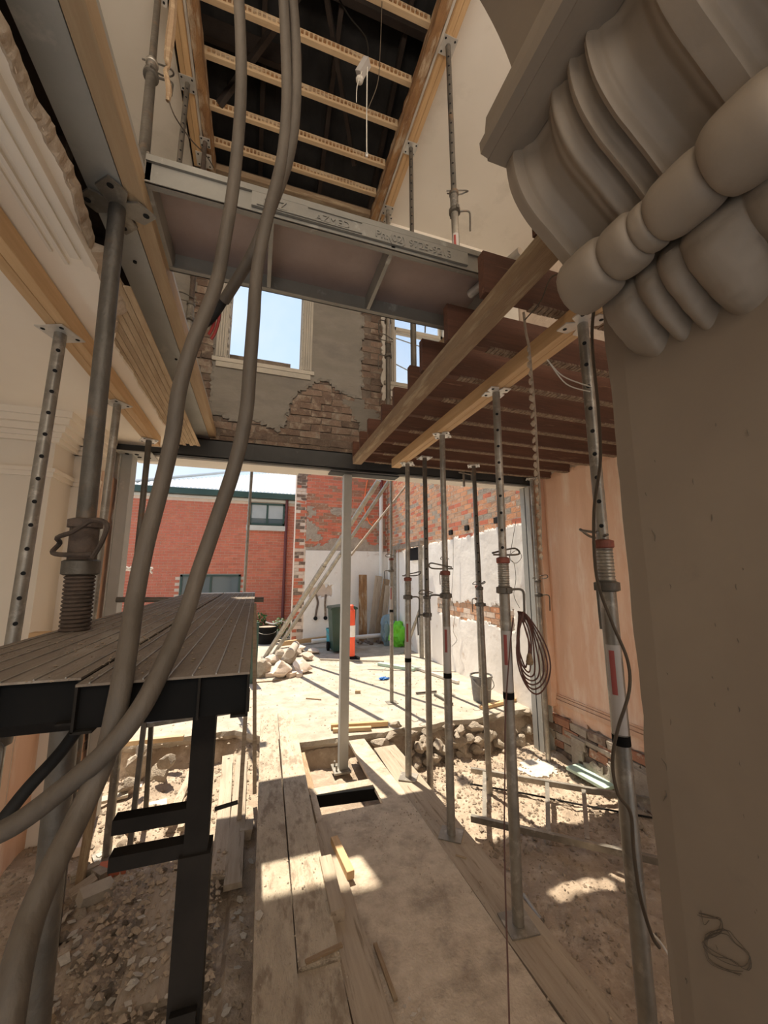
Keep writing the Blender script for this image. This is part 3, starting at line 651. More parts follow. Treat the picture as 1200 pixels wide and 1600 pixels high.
# floor structure above the left ceiling
for i, y in enumerate([.15,.55,.95,1.36,1.78,2.2,2.6,3.0,3.4,3.8]):
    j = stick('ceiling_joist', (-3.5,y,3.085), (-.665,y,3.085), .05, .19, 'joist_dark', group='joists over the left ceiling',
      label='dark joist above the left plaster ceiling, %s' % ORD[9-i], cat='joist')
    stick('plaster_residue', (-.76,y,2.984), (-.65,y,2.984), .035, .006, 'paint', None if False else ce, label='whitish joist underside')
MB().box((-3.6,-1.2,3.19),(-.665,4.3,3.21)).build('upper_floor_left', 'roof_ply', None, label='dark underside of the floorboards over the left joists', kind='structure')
# upper storey ceiling with a long opening
cu = struct('ceiling_upper', 'upper storey plaster ceiling with a long opening through to the roof', (0,2,6.4))
mb = MB(); mb.box((1.40,-3.4,6.40),(3.8,4.3,6.44)); mb.box((-3.6,-3.4,6.40),(-.93,4.3,6.44)); mb.box((-.93,-3.4,6.40),(1.40,-.8,6.44)); mb.build('ceiling_plaster', 'plaster_up', cu)
mb = MB(); mb.box((1.30,4.22,6.34),(3.52,4.30,6.40)); mb.box((1.30,4.26,6.28),(3.52,4.30,6.34)); mb.build('cornice', 'plaster_up', cu)
# roof void above
rf = struct('roof_void', 'dark roof space with rafters and corrugated iron above the opening', (.3,2,7))
mb = MB(); n = 70
for i in range(n+1):
    x = -3.7 + 7.5*i/n; o_ = .012 if i % 2 else -.012
    mb.v += [Vector((x,4.75,6.75+o_)), Vector((x,1.2,8.8+o_)), Vector((x,-2,8.8+o_))]
for i in range(n): mb.f += [(3*i,3*i+3,3*i+4,3*i+1),(3*i+1,3*i+4,3*i+5,3*i+2)]; mb.m += [0,0]
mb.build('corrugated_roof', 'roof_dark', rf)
mb = MB(); mb.box((-3.8,-2,6.45),(-3.6,4.9,9)); mb.box((3.7,-2,6.45),(3.8,4.9,9)); mb.box((-3.8,-2,6.45),(3.8,-1.9,9)); mb.box((-3.8,4.6,6.5),(3.8,4.9,7)); mb.build('roof_darkening_box', 'roof_dark', rf)  # box added round the roof space so that it stays dark
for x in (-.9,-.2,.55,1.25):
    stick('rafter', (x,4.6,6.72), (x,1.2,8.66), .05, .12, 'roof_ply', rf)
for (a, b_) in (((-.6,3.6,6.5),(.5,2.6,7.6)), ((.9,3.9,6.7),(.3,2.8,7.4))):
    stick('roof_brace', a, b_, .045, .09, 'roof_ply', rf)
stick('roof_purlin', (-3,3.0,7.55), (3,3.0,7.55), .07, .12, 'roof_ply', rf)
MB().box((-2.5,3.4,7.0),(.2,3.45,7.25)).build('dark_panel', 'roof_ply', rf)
for i, y in enumerate([1.15,1.58,1.98,2.38,2.81,3.20,3.62,3.98]):
    c = thing('ceiling_batten', 'pine ceiling joist with torn lath ends across the roof opening, %s' % ['closest to the rear wall','second from the rear wall','third from the rear wall','fourth from the rear wall','fifth, beside the electrical box','sixth from the rear wall','seventh from the rear wall','farthest from the rear wall'][7-i], 'joist', (.3,y,6.45), group='joists across the roof opening')
    stick('joist', (-.72,y,6.50), (1.20,y,6.50), .045, .09, 'pine_pale', c)
    mb = MB(); rr = random.Random(i)
    for k in range(46):
        x = -.66 + k*.04; mb.box((x,y-.036-rr.uniform(0,.006),6.475+rr.uniform(0,.01)),(x+.024,y-.022,6.50+rr.uniform(0,.015)))
    mb.build('lath_ends', 'wood_rot', c, kind='stuff')
stick('wall_plate', (-.7,4.25,6.46), (1.2,4.25,6.46), .06, .08, 'wood_old', label='old timber plate along the far end of the roof opening', cat='beam')
for s, xi in ((1, 1.20), (-1, -.68)):
    side = 'right' if s > 0 else 'left'
    stick('trimmer', (xi+s*.045,-.8,6.42), (xi+s*.045,4.24,6.42), .085, .16, 'wood_rot', label='rotten brown old trimmer along the %s edge of the roof opening' % side, cat='beam', rough=.006, seg=60)
    stick('packing_strip', (xi+s*.105,-.8,6.375), (xi+s*.105,4.24,6.375), .024, .05, 'paint', label='thin white strip along the %s edge of the roof opening' % side, cat='strip')
    for k in (0, 1):
        stick('pine_bearer', (xi+s*(.142+.047*k),-.8,6.345), (xi+s*(.142+.047*k),4.15,6.345), .045, .09, 'pine',
          label='%s pine member of the twin bearer propped under the %s edge of the roof opening' % (('inner','outer')[k], side), cat='bearer')

# ================================================================== STEEL AND TIMBER BEAMS
bm_ = thing('steel_beam', 'dark grey steel channel beam spanning the rear opening under the brick wall', 'beam', (1.1,4.1,2.9))
mb = MB(); mb.box((-1.32,4.05,2.89),(3.52,4.062,3.08)); mb.box((-1.32,4.05,3.07),(3.52,4.26,3.082)); mb.box((-1.32,4.05,2.888),(3.52,4.26,2.90)); mb.box((-1.32,4.24,2.89),(3.52,4.252,3.08))
mb.build('channel', 'steel_grey', bm_)
for x in (1.02,3.32,3.46,-.10): MB().box((x,4.040,2.90),(x+.012,4.05,3.07)).build('stiffener', 'steel_grey', bm_)
mb = MB(); mb.box((-1.20,4.10,2.868),(.40,4.40,2.887)); mb.box((.40,4.10,2.868),(3.50,4.31,2.887)); sp = mb.build('soffit_plate', 'paint', bm_)
for (x,y) in ((1.18,4.13),(1.30,4.16),(1.40,4.13),(1.22,4.24),(1.36,4.25)): MB().tube((x,y,2.862),(x,y,2.870),.012,n=8).build('bolt_hole', 'hole', bm_)
mb = MB(); mb.box((.72,4.06,2.852),(1.52,4.22,2.868)); mb.build('cap_plate', 'steel_grey', bm_)
lb = thing('steel_beam', 'long pale grey steel beam running away overhead on the left', 'beam', (-.6,2,3.15))
mb = MB(); mb.box((-.645,-.8,3.12),(-.52,4.20,3.13)); mb.box((-.525,-.8,3.12),(-.518,4.20,3.40)); mb.box((-.645,-.8,3.39),(-.52,4.20,3.40))
mb.build('channel', 'steel_long', lb)
for (x,y) in ((-.58,1.78),(-.56,2.6),(-.62,1.70)): MB().tube((x,y,3.114),(x,y,3.121),.008,n=8).build('bolt_hole', 'hole', lb)
stick('pine_beam', (-.492,-.8,3.158), (-.492,4.12,3.158), .062, .08, 'pine_pale', label='pine timber fixed along the side of the long grey steel beam', cat='beam')
for y, l in ((.86,'near'),(1.30,'far')):
    p = stick('packer', (-.70,y,3.02), (-.635,y-.01,3.022), .028, .008, 'sticker', label='%s white labelled packer between the plaster edge and the steel beam' % l, cat='packer')
for k in (0, 1):
    stick('pine_bearer', (-.88-.047*k,-.8,2.896), (-.88-.047*k,3.70,2.896), .045, .09, 'pine', label='%s pine member of the twin bearer propped under the left ceiling' % ('right','left')[k], cat='bearer')
    stick('pine_bearer', (1.322+.047*k,-.2,2.896), (1.322+.047*k,3.70,2.896), .045, .09, 'pine', label='%s pine member of the twin bearer propped under the right joists' % ('left','right')[k], cat='bearer')
stick('old_bearer', (.93,-.2,2.896), (.93,3.72,2.896), .09, .075, 'wood_old', label='weathered timber bearer under the sawn ends of the right joists', cat='bearer')

# right floor joists
JY = [.62,.96,1.29,1.64,1.96,2.26,2.58,2.89,3.22,3.55,3.86]
jl = ['nearest, above the bulky plaster bracket','second nearest','third nearest, its end by the formwork panel','fourth nearest, carrying the panel end','fifth nearest','sixth nearest','fourth from the steel beam','third from the steel beam','second from the steel beam but one','next to the one at the steel beam','closest to the steel beam']
for i, y in enumerate(JY):
    xe = .88 + (.0 if i < 5 else .03) + random.uniform(-.01,.02)
    c = thing('floor_joist', 'dark red-brown floor joist on the right, %s' % jl[i], 'joist', (2.2,y,2.94), group='right-hand floor joists')
    stick('timber', (xe,y,3.045), (3.5,y,3.045), .045, .205, 'joist', c)
    mb = MB(); rr = random.Random(i+50)
    x = xe + .25
    while x < 3.45:
        l = rr.uniform(.012,.026); mb.box((x,y-.024-rr.uniform(0,.003),2.939-rr.uniform(0,.002)),(x+l,y+.024,2.948)); x += l + .006
    mb.build('lath_nibs', 'nib', c, kind='stuff')
for (x, y) in ((2.62,2.42),(2.45,2.73),(2.30,3.05)):
    stick('strutting', (x-.02,y-.13,2.97), (x+.05,y+.13,3.11), .035, .02, 'pine', label='short pale strut between the right joists', cat='strut', group='herringbone struts between the right joists')
stick('pine_block', (2.30,1.70,3.0), (2.75,1.83,3.0), .07, .045, 'pine', label='pine noggin between the joists beside the plaster pier', cat='noggin')
stick('trimmer_board', (1.05,2.10,3.20), (1.16,1.36,3.20), .03, .05, 'wood_old', label='dusty timber lying over the joist ends behind the panel', cat='board')
mb = MB(); mb.tube((1.02,1.62,3.235),(1.10,1.30,3.235),.022); mb.build('steel_tube', 'galv_bright', None, smooth=True, label='short shiny steel tube under the right end of the panel', cat='tube')

# formwork panel
fp = thing('formwork_panel', 'steel framed plywood formwork panel bridging overhead between the beams', 'panel', (.3,1.65,3.17))
PX0, PX1, PY0, PY1, PZ = -.462, 1.10, 1.415, 1.86, 3.172
mb = MB(); mb.box((PX0,PY0-.004,PZ),(PX1,PY0+.030,PZ+.006)); mb.box((PX0,PY0,PZ),(PX1,PY0+.005,PZ+.10)); mb.box((PX0,PY0-.010,PZ+.085),(PX1,PY0+.006,PZ+.112)); mb.build('near_rail', 'steel_pale', fp)
mb = MB(); mb.box((PX0,PY1-.03,PZ),(PX1,PY1,PZ+.006)); mb.box((PX0,PY1-.006,PZ),(PX1,PY1,PZ+.10)); mb.build('far_rail', 'steel_pale', fp)
for x in (PX0, -.02, .50, PX1-.02):
    MB().box((x,PY0,PZ+.002),(x+.018,PY1,PZ+.09)).build('cross_rib', 'steel_pale', fp)
MB().box((PX0,PY0,PZ+.092),(PX1,PY1,PZ+.108)).build('plywood_face', 'formply', fp)
MB().box((-.09,PY0-.012,PZ+.018),(.88,PY0-.001,PZ+.082)).build('name_strip', 'steel_pale', fp)
Rt = Matrix.Translation(Vector((0,PY0-.0125,0))-ORG[fp.name]) @ Matrix.Rotation(pi/2,4,'X')
def panel_text(t, x, z, s): text(t, 'embossed_lettering', 'steel_pale', fp, Matrix.Translation(Vector((x,PY0-.0125,z))-ORG[fp.name]) @ Matrix.Rotation(pi/2,4,'X'), s, .004)
panel_text('MSZ', -.05, PZ+.030, .050); panel_text('AZMED', .16, PZ+.030, .044); panel_text('Ph:(02) 9725-9213', .42, PZ+.030, .050)
mb = MB()
for q in (((-.07,PY0-.018,PZ+.022),(.36,PY0-.012,PZ+.026)), ((.13,PY0-.018,PZ+.074),(.36,PY0-.012,PZ+.077))): mb.box(*q)
mb.build('embossed_line', 'steel_pale', fp)

# steel columns
def column(lab, x, y, z0, z1, w_, m_='steel_pale', base=True):
    c = thing('steel_column', lab, 'column', (x,y,z0))
    MB().box((x-w_/2,y-w_/2,z0),(x+w_/2,y+w_/2,z1)).build('shaft', m_, c)
    if base:
        MB().box((x-w_/2-.06,y-w_/2-.06,z0-.005),(x+w_/2+.02,y+w_/2+.06,z0+.012)).build('base_plate', 'galv', c)
        for sx in (-1,1): MB().tube((x-w_/2-.03,y+sx*.05,z0+.01),(x-w_/2-.03,y+sx*.05,z0+.06),.009,n=8).build('anchor_bolt', 'galv', c)
    return c
column('pale grey square steel column in the middle of the rear opening', .93, 4.165, -.20, 2.852, .09, 'steel_long')
c = thing('steel_column', 'pale steel channel column against the right wall under the beam', 'column', (3.4,4.1,-.40))
MB().box((3.30,4.04,-.40),(3.315,4.22,2.868)).build('flange', 'steel_long', c); MB().box((3.44,4.04,-.40),(3.455,4.22,2.868)).build('flange', 'steel_long', c); MB().box((3.30,4.12,-.40),(3.45,4.135,2.868)).build('web', 'steel_long', c); MB().box((3.20,3.95,-.41),(3.50,4.28,-.385)).build('base_plate', 'galv_bright', c)
c = thing('steel_column', 'pale steel channel column at the left end of the rear beam', 'column', (-1.22,4.1,-.2))
MB().box((-1.26,4.05,-.25),(-1.248,4.20,2.86)).build('flange', 'steel_long', c); MB().box((-1.17,4.05,-.25),(-1.158,4.20,2.86)).build('flange', 'steel_long', c); MB().box((-1.26,4.06,-.25),(-1.16,4.075,2.86)).build('web', 'steel_long', c)
MB().box((-1.27,3.95,2.855),(-.98,4.24,2.866)).build('cap_plate', 'steel_long', c)
for i in range(2):
    for j in range(3): MB().tube((-1.20+.08*j,4.03+.09*i,2.850),(-1.20+.08*j,4.03+.09*i,2.857),.018,n=10).build('bolt_hole', 'hole', c)
mb = MB(); mb.box((2.28,3.99,2.99),(2.36,4.05,3.03)); mb.box((2.31,3.97,2.78),(2.33,3.99,3.03)); mb.tube((2.25,3.97,2.95),(2.46,3.97,2.93),.008); mb.tube((2.42,3.97,2.99),(2.42,3.97,2.86),.008)
mb.build('beam_clamp', 'galv', None, label='small screw clamp on the face of the dark steel beam', cat='clamp')

# ================================================================== PROPS (adjustable steel shores)
PG = 'adjustable steel props'
def prop(lab, F, T, r=.0225, R=.029, zc=.5, holes=None, mats=('galv','galv','collar_red'), sticker=True, handle=0., plate=.13, clamp=False, base=True, pin=True, flower=False, haz=None):
    """F foot, T top; zc = fraction of the height where the collar sits"""
    F = Vector(F); T = Vector(T); L = (T-F).length; q = rotq(T-F, (0,1,0)).to_quaternion()
    # local z along the prop
    q = (T-F).normalized().to_track_quat('Z', 'Y')
    t = thing('steel_prop', lab, 'prop', F, PG, rot=q, local=True)
    zc_ = L*zc
    if base: MB().box((-.075,-.075,0),(.075,.075,.007)).build('base_plate', mats[0], t)
    MB().tube((0,0,.006),(0,0,zc_),R,n=18).build('outer_tube', mats[0], t, smooth=True)
    MB().tube((0,0,zc_-.05),(0,0,L-.006),r,n=18).build('inner_tube', mats[1], t, smooth=True)
    mb = MB(); mb.lathe([(R+.002,zc_-.16),(R+.004,zc_-.155),(R+.001,zc_-.15),(R+.001,zc_-.02)] , n=18)
    for k in range(9): z = zc_-.145+k*.013; mb.lathe([(R,z),(R+.004,z+.004),(R,z+.008)], n=16)
    mb.build('thread', mats[0], t, smooth=True)
    mb = MB(); mb.lathe([(R+.004,zc_-.03),(R+.009,zc_-.025),(R+.009,zc_),(r+.002,zc_+.006)], n=18); mb.build('collar', mats[2], t, smooth=True)
    a = handle
    mb = MB(); mb.lathe([(R+.004,zc_-.20),(R+.016,zc_-.195),(R+.016,zc_-.165),(R+.004,zc_-.16)], n=18)
    mb.box((-.012,-.055,zc_-.195),(.012,.055,zc_-.165)); n_ = mb.build('nut', 'galv_old', t, smooth=True)
    ca, sa = cos(a), sin(a)
    def P(d, z, s=0): return (ca*d - sa*s, sa*d + ca*s, z)
    mb = MB(); mb.path([P(R,zc_-.18), P(R+.06,zc_-.175), P(R+.09,zc_-.19), P(R+.092,zc_-.25), P(R+.088,zc_-.36)], .007, 7, 3); mb.build('handle', 'galv_old', t, smooth=True)
    if pin:
        mb = MB(); mb.path([P(-R-.03,zc_+.02,.0), P(R+.05,zc_+.02,.0), P(R+.09,zc_+.035,.02), P(R+.08,zc_+.06,.05), P(R+.02,zc_+.05,.06), P(-R-.02,zc_+.03,.03)], .0055, 7, 3); mb.build('pin', 'galv_old', t, smooth=True)
    az = atan2(*( (C0-F)[i] for i in (1,0))) if haz is None else haz
    d = q.inverted() @ (Vector((C0.x-F.x, C0.y-F.y, 0)).normalized()); d.z = 0; d.normalize()
    if holes:
        mb = MB(); z = zc_ + .06
        while z < L - .06:
            if holes[0]*L < z < holes[1]*L:
                c = Vector((0,0,z)); mb.tube(c-d*(r+.0012), c+d*(r+.0012), .0085, n=10)
            z += .1
        if mb.v: mb.build('pin_holes', 'hole', t, kind='stuff')
    if sticker:
        sd_ = d.cross(Vector((0,0,1)))
        def wrap(z0, z1, a0, a1, rr):
            m2 = MB(); n = 8
            for i in range(n+1):
                an = a0 + (a1-a0)*i/n; v = (d*cos(an) + sd_*sin(an))*rr
                m2.v += [v+Vector((0,0,z0)), v+Vector((0,0,z1))]
            m2.f = [(2*i,2*i+2,2*i+3,2*i+1) for i in range(n)]; m2.m = [0]*n; return m2
        z = zc_ - .38
        wrap(z-.34, z-.02, -.9, .9, R+.0008).build('label', 'sticker', t, smooth=True)
        wrap(z-.20, z-.04, -.1, .5, R+.0014).build('label_print', 'sticker_red', t, smooth=True)
        wrap(z-.38, z-.345, -1.6, 1.6, R+.001).build('label_band', 'black', t, smooth=True)
    h = plate/2
    mb = MB(); 
    if flower:
        k = h*.45; mb.prism([(-h,-h),(-k*.5,-h),(0,-k*1.1),(k*.5,-h),(h,-h),(h,-k*.5),(k*1.1,0),(h,k*.5),(h,h),(k*.5,h),(0,k*1.1),(-k*.5,h),(-h,h),(-h,k*.5),(-k*1.1,0),(-h,-k*.5)], 'z', L-.006, L)
    else: mb.box((-h,-h,L-.006),(h,h,L))
    mb.build('top_plate', 'galv_bright', t)
    mb = MB()
    for sx in (-1,1):
        for sy in (-1,1): mb.tube((sx*h*.68,sy*h*.68,L-.0075),(sx*h*.68,sy*h*.68,L-.0062),.009,n=8)
    mb.build('plate_holes', 'hole', t, kind='stuff')
    return t
def gz(x, y): return ground_z(x, y)
ZT = 2.848
prop('nearest right prop beside the plaster pier, with a lever nut and red collar', (1.335,1.20,gz(1.335,1.2) if False else 0.0), (1.324,1.20,ZT), zc=.66, holes=(.0,1), R=.030, handle=2.6, flower=True, plate=.15)
prop('prop with the coiled brown cord, standing on the long plank', (1.345,1.92,0), (1.341,1.882,ZT), zc=.645, holes=(0,1), handle=0, flower=True)
prop('middle prop under the right pine bearer, collar at eye height', (1.345,2.63,0), (1.364,2.655,ZT), zc=.62, handle=.2, flower=True)
prop('farthest prop under the end of the right pine bearer', (1.345,3.41,0), (1.40,3.50,ZT), zc=.60, handle=2.8, flower=True)
prop('dark prop just right of the far bearer end, inner tube up to the joists', (1.60,3.52,gz(1.6,3.52)-.01), (1.60,3.52,2.935), zc=.58, holes=(.6,.8), mats=('galv','galv_old','galv_old'), sticker=False, handle=.3)
prop('prop in the right-hand dirt with a clip at its middle', (2.27,3.60,gz(2.27,3.6)-.01), (2.24,3.62,2.935), zc=.60, holes=(.6,.85), mats=('galv','galv_old','galv_old'), sticker=False, handle=0)
prop('leaning prop beside the right steel column', (3.26,3.93,-.38), (3.24,3.90,2.93), zc=.62, mats=('galv','galv','galv_old'), sticker=False, handle=0)
p14 = onZ(612,1098,0); prop('slender prop outside on the yard slab, left of the bearer end', p14, (p14.x,p14.y,3.28), zc=.60, r=.02, R=.026, handle=.3)
p13 = onZ(701,1085,0); prop('dark holed prop outside, seen close behind the middle prop', p13, (p13.x,p13.y,3.24), zc=.60, holes=(.6,1), mats=('galv','galv_old','collar_red'), handle=.3)
p15 = onZ(753,1098,0); prop('pale prop outside standing behind the mortar bucket', p15, (p15.x,p15.y,3.15), zc=.50, holes=(.5,.9), sticker=False, handle=.3)
p16 = Vector((-.15,5.6,0)); prop('thin prop standing outside behind the scaffold deck', p16, (-.13,5.6,3.3), zc=.42, r=.02, R=.024, sticker=False)
fz = gz(-.92,1.98)
prop('nearest left prop with a galvanised square plate under the left bearer', (-.925,1.98,fz), (-.914,2.01,ZT), zc=.50, holes=(0,1), R=.03, r=.024, handle=2.5, sticker=False)
prop('second left prop under the left bearer, behind the heavy dark prop', (-.925,2.79,gz(-.92,2.79)), (-.918,2.80,ZT), zc=.50, mats=('galv_old','galv','galv_old'), handle=2.5, sticker=False, plate=.12)
prop('far thin prop under the end of the left bearer', (-.91,3.54,gz(-.91,3.54)), (-.905,3.53,ZT), zc=.45, mats=('galv','galv_old','galv_old'), sticker=False, plate=.12)
stick('leaning_timber', (-.985,3.30,-.26), (-.93,3.45,1.4), .045, .045, 'wood_old', label='rusty brown length leaning beside the far left props', cat='timber')
# heavy dark prop carrying the long beam
HT = onZ(184,322,3.112); HF = Vector((HT.x+.045, HT.y+.05, -.24))
hp = thing('heavy_prop', 'heavy dark prop under the long steel beam at left with a bent rod handle', 'prop', HF, PG, rot=(HT-HF).normalized().to_track_quat('Z','Y'), local=True)
HL = (HT-HF).length
def hz(z): return z + .24
MB().tube((0,0,0),(0,0,hz(1.72)),.036,n=24).build('outer_tube','galv_old',hp,smooth=True)
MB().tube((0,0,hz(1.7)),(0,0,HL-.008),.0275,n=24).build('inner_tube','galv_old',hp,smooth=True)
mb = MB()
for k in range(22): z = hz(1.47)+k*.0125; mb.lathe([(.037,z),(.042,z+.004),(.042,z+.008),(.037,z+.012)], n=22)
mb.build('thread','rust',hp,smooth=True)
mb = MB(); mb.lathe([(.044,hz(1.745)),(.052,hz(1.75)),(.052,hz(1.79)),(.044,hz(1.795))], n=22); mb.build('nut','galv_old',hp,smooth=True)
mb = MB(); mb.lathe([(.042,hz(1.90)),(.048,hz(1.90)),(.048,hz(1.925)),(.035,hz(1.93))], n=22); mb.tube((0,0,hz(1.79)),(0,0,hz(1.90)),.040,n=22); mb.build('collar','rust',hp,smooth=True)
mb = MB(); z = hz(1.83)
mb.path([(.09,-.02,z-.02),(.0,-.055,z-.02),(-.07,-.05,z-.01),(-.075,-.03,z+.02),(-.03,-.06,z+.035),(.05,-.06,z+.05),(.11,-.04,z+.085),(.165,-.03,z+.07),(.15,-.03,z+.02),(.11,-.03,z-.03)], .0075, 8, 4); mb.build('rod_handle','rust',hp,smooth=True)
mb = MB(); mb.prism([(-.09,-.09),(-.02,-.09),(0,-.05),(.02,-.09),(.09,-.09),(.09,-.02),(.05,0),(.09,.02),(.09,.09),(.02,.09),(0,.05),(-.02,.09),(-.09,.09),(-.09,.02),(-.05,0),(-.09,-.02)],'z',HL-.009,HL); mb.build('top_plate','galv',hp)
mb = MB()
for sx in (-1,1):
    for sy in (-1,1): mb.tube((sx*.066,sy*.066,HL-.0105),(sx*.066,sy*.066,HL-.0088),.011,n=10)
mb.build('plate_holes','hole',hp,kind='stuff')
# upper storey props
UT = 6.298
prop('tall upper prop under the right edge of the roof opening, nearest', (1.365,2.33,3.15), (1.365,2.36,UT), zc=.52, holes=(.5,1), mats=('galv','galv_old','galv_old'), handle=2.8, plate=.13)
prop('second upper prop under the right edge of the roof opening', (1.365,3.22,3.15), (1.365,3.22,UT), zc=.42, holes=(.5,1), mats=('galv_old','galv_old','galv_old'), sticker=False, handle=2.8, plate=.13)
prop('third upper prop under the far right corner of the roof opening', (1.36,3.98,3.15), (1.36,3.98,UT), zc=.42, mats=('galv_old','galv','galv_old'), sticker=False, plate=.13)
prop('upper prop in front of the right window jamb', (1.40,4.10,3.09), (1.40,4.10,UT), zc=.6, mats=('galv','galv','galv_old'), sticker=False, plate=.1)
prop('upper prop on the left under the roof opening, pinned tube', (-.84,3.30,3.22), (-.84,3.36,UT), zc=.66, holes=(.66,1), mats=('galv','galv_old','galv_old'), sticker=False, plate=.13)
q_ = onY(297,490,3.85); prop('upper prop on the left seen below the formwork panel', (q_.x,3.85,3.12), (q_.x,3.85,UT), zc=.40, mats=('galv','rust','galv_old'), sticker=False, plate=.1)
q_ = onY(318,262,4.05); prop('stubby upper prop at the far left corner of the roof opening', (q_.x,4.05,3.12), (q_.x,4.05,UT), zc=.35, mats=('galv','galv_old','galv_old'), sticker=False, plate=.16)
F_ = at(222,275,1.98); T_ = at(252,-60,3.3); T_ = F_ + (T_-F_)*min(1, (6.30-F_.z)/(T_.z-F_.z))
pa = prop('raking upper prop beside the long beam, with a wire loop pin', F_, T_, zc=.50, r=.022, R=.028, mats=('galv_old','galv_old','galv'), handle=2.8, base=False, sticker=False)
mb = MB(); a_ = at(232,240,1.78); b_ = at(213,368,1.72); mb.tube(a_, b_, .011, n=10); mb.build('steel_rod', 'galv_old', None, smooth=True, label='short steel rod hanging beside the pine face of the long beam', cat='rod')
mb = MB(); mb.path([at(192,362,1.70), at(214,335,1.69), at(223,328,1.69), at(226,335,1.71), at(214,340,1.73)], .006, 7, 3); mb.build('wire_clip', 'galv_bright', None, smooth=True, label='bright wire clip round the rod by the heavy prop plate', cat='clip')

# diagonal push-pull braces in the yard
def brace(lab, a, b_, r):
    t = thing('steel_brace', lab, 'brace', a, group='diagonal steel braces'); d = Vector(b_)-Vector(a)
    MB().tube(a, Vector(a)+d*.62, r, n=12).build('outer_tube','galv',t,smooth=True); MB().tube(Vector(a)+d*.6, b_, r*.8, n=12).build('inner_tube','galv',t,smooth=True)
    MB().box(Vector(a)-Vector((.08,.08,0)), Vector(a)+Vector((.08,.08,.01))).build('foot_plate','galv',t)
ba = onZ(414,1027,0); brace('long pale diagonal brace rising from the rubble to the beam, upper of two', ba, onY(592,750,5.0), .045)
bb = onZ(428,1022,0); brace('diagonal brace rising from the rubble, lower of two', bb, onY(612,745,6.2), .04)
mb = MB(); mb.tube(onX(548,855,2.9) if False else onY(548,868,8.0), onY(640,752,8.0), .025); mb.build('timber_pole', 'wood_dusty', None, label='thin weathered pole slanting behind the centre column', cat='pole')
brace('short galvanised brace leaning on the right white wall', onZ(632,1022,0), onX(660,940,3.42), .035)

# ================================================================== SCAFFOLD DECK AND TRESTLES
def deck_plank(lab, x0, x1, y0, y1, zt, ribs):
    t = thing('scaffold_plank', lab, 'plank', ((x0+x1)/2,(y0+y1)/2,zt-.075))
    MB().box((x0,y0,zt-.004),(x1,y1,zt)).build('tread', 'dusty_alu', t)
    mb = MB()
    for x in [x0, x1-.004] + [x0+(x1-x0)*f for f in ribs]: mb.box((x,y0,zt-.075),(x+.004,y1,zt-.004))
    for a, b_ in ((x0,x0+.03),(x1-.03,x1)): mb.box((a,y0,zt-.077),(b_,y1,zt-.073))
    mb.build('web', 'steel_dark', t)
    MB().box((x0+.002,y0+.012,zt-.073),(x1-.002,y0+.018,zt-.005)).build('end_cap', 'black', t)
    mb = MB(); n = 7
    for i in range(n): x = x0+(x1-x0)*(i+.5)/n; mb.box((x-.0012,y0,zt-.0005),(x+.0012,y1,zt+.0025))
    mb.build('tread_ribs', 'galv', t)
    mb = MB(); mb.box((x0,y1-.10,zt+.0005),(x1,y1,zt+.004)); mb.build('end_strip','galv_bright',t)
DZ = 1.57
deck_plank('right plank of the raised dusty scaffold deck', -.272, -.002, .79, 3.95, DZ, (.68,))
deck_plank('left plank of the raised dusty scaffold deck', -.60, -.282, .84, 3.95, DZ, (.26,.62))
scatter(2600, (-.58,-.01), (.82,3.9), .0015, .0055, 'dirt_edge', 'deck_dust', 'crumbs of plaster dust on the raised scaffold deck', 21, lambda x, y: DZ+.0005, on=lambda x, y: fbm(x, y, 0, 4) > -.15)
def bar(mb, a, b_, w_=.04, h_=.04): return mb.beam(a, b_, w_, h_)
t = thing('trestle', 'near dark steel trestle carrying the scaffold deck', 'trestle', (-.09,.98,-.2))
X = -.088
MB().box((X-.022,.935,.95),(X+.022,.98,1.492)).build('mast','steel_dark',t)
MB().box((X-.029,.928,-.2),(X+.029,.987,1.20)).build('sleeve','steel_dark',t)
for s in (-1,1):
    mb = MB(); bar(mb, (X,.957+.03*s,.95), (X+.0,.957+.40*s,-.20), .045, .04); mb.build('leg','steel_dark',t)
for z in (1.268,1.205):
    mb = MB(); mb.box((X-.15,.94,z-.012),(X-.02,.97,z+.014)); mb.build('bracket','steel_dark',t)
mb = MB(); mb.path([(X+.03,.96,1.262),(X+.075,.96,1.268)],.004,6,1); mb.build('pin','steel_dark',t)
mb = MB(); mb.box((-.66,.935,1.455),(.0,.975,1.493)); mb.build('top_rail','steel_dark',t)
MB().box((-.60-.03,.93,-.2),(-.60+.03,.98,1.46)).build('mast','steel_dark',t)
t = thing('trestle', 'far steel trestle under the sunlit end of the scaffold deck', 'trestle', (-.4,3.6,0))
mb = MB(); mb.tube(onY(182,937,3.6), onY(412,937,3.6), .022); mb.build('top_bar','galv_old',t,smooth=True)
for (a, b_) in (((-.02,3.58,1.49),(-.03,3.50,-.15)), ((-.0,3.62,1.49),(.08,3.78,-.1)), ((-.74,3.58,1.49),(-.74,3.40,-.2)), ((-.74,3.62,1.49),(-.74,3.82,-.2))):
    mb = MB(); bar(mb, a, b_, .032, .032); mb.build('leg','wood_dusty' if a[0] > -.5 else 'galv_old',t)
mb = MB(); bar(mb, (-.74,3.52,.62), (-.03,3.52,.66), .03, .03); mb.build('rail','galv',t)
mb = MB(); bar(mb, (-.62,3.60,1.50), (-.48,3.62,1.36), .02, .02); mb.build('diagonal','rust',t)

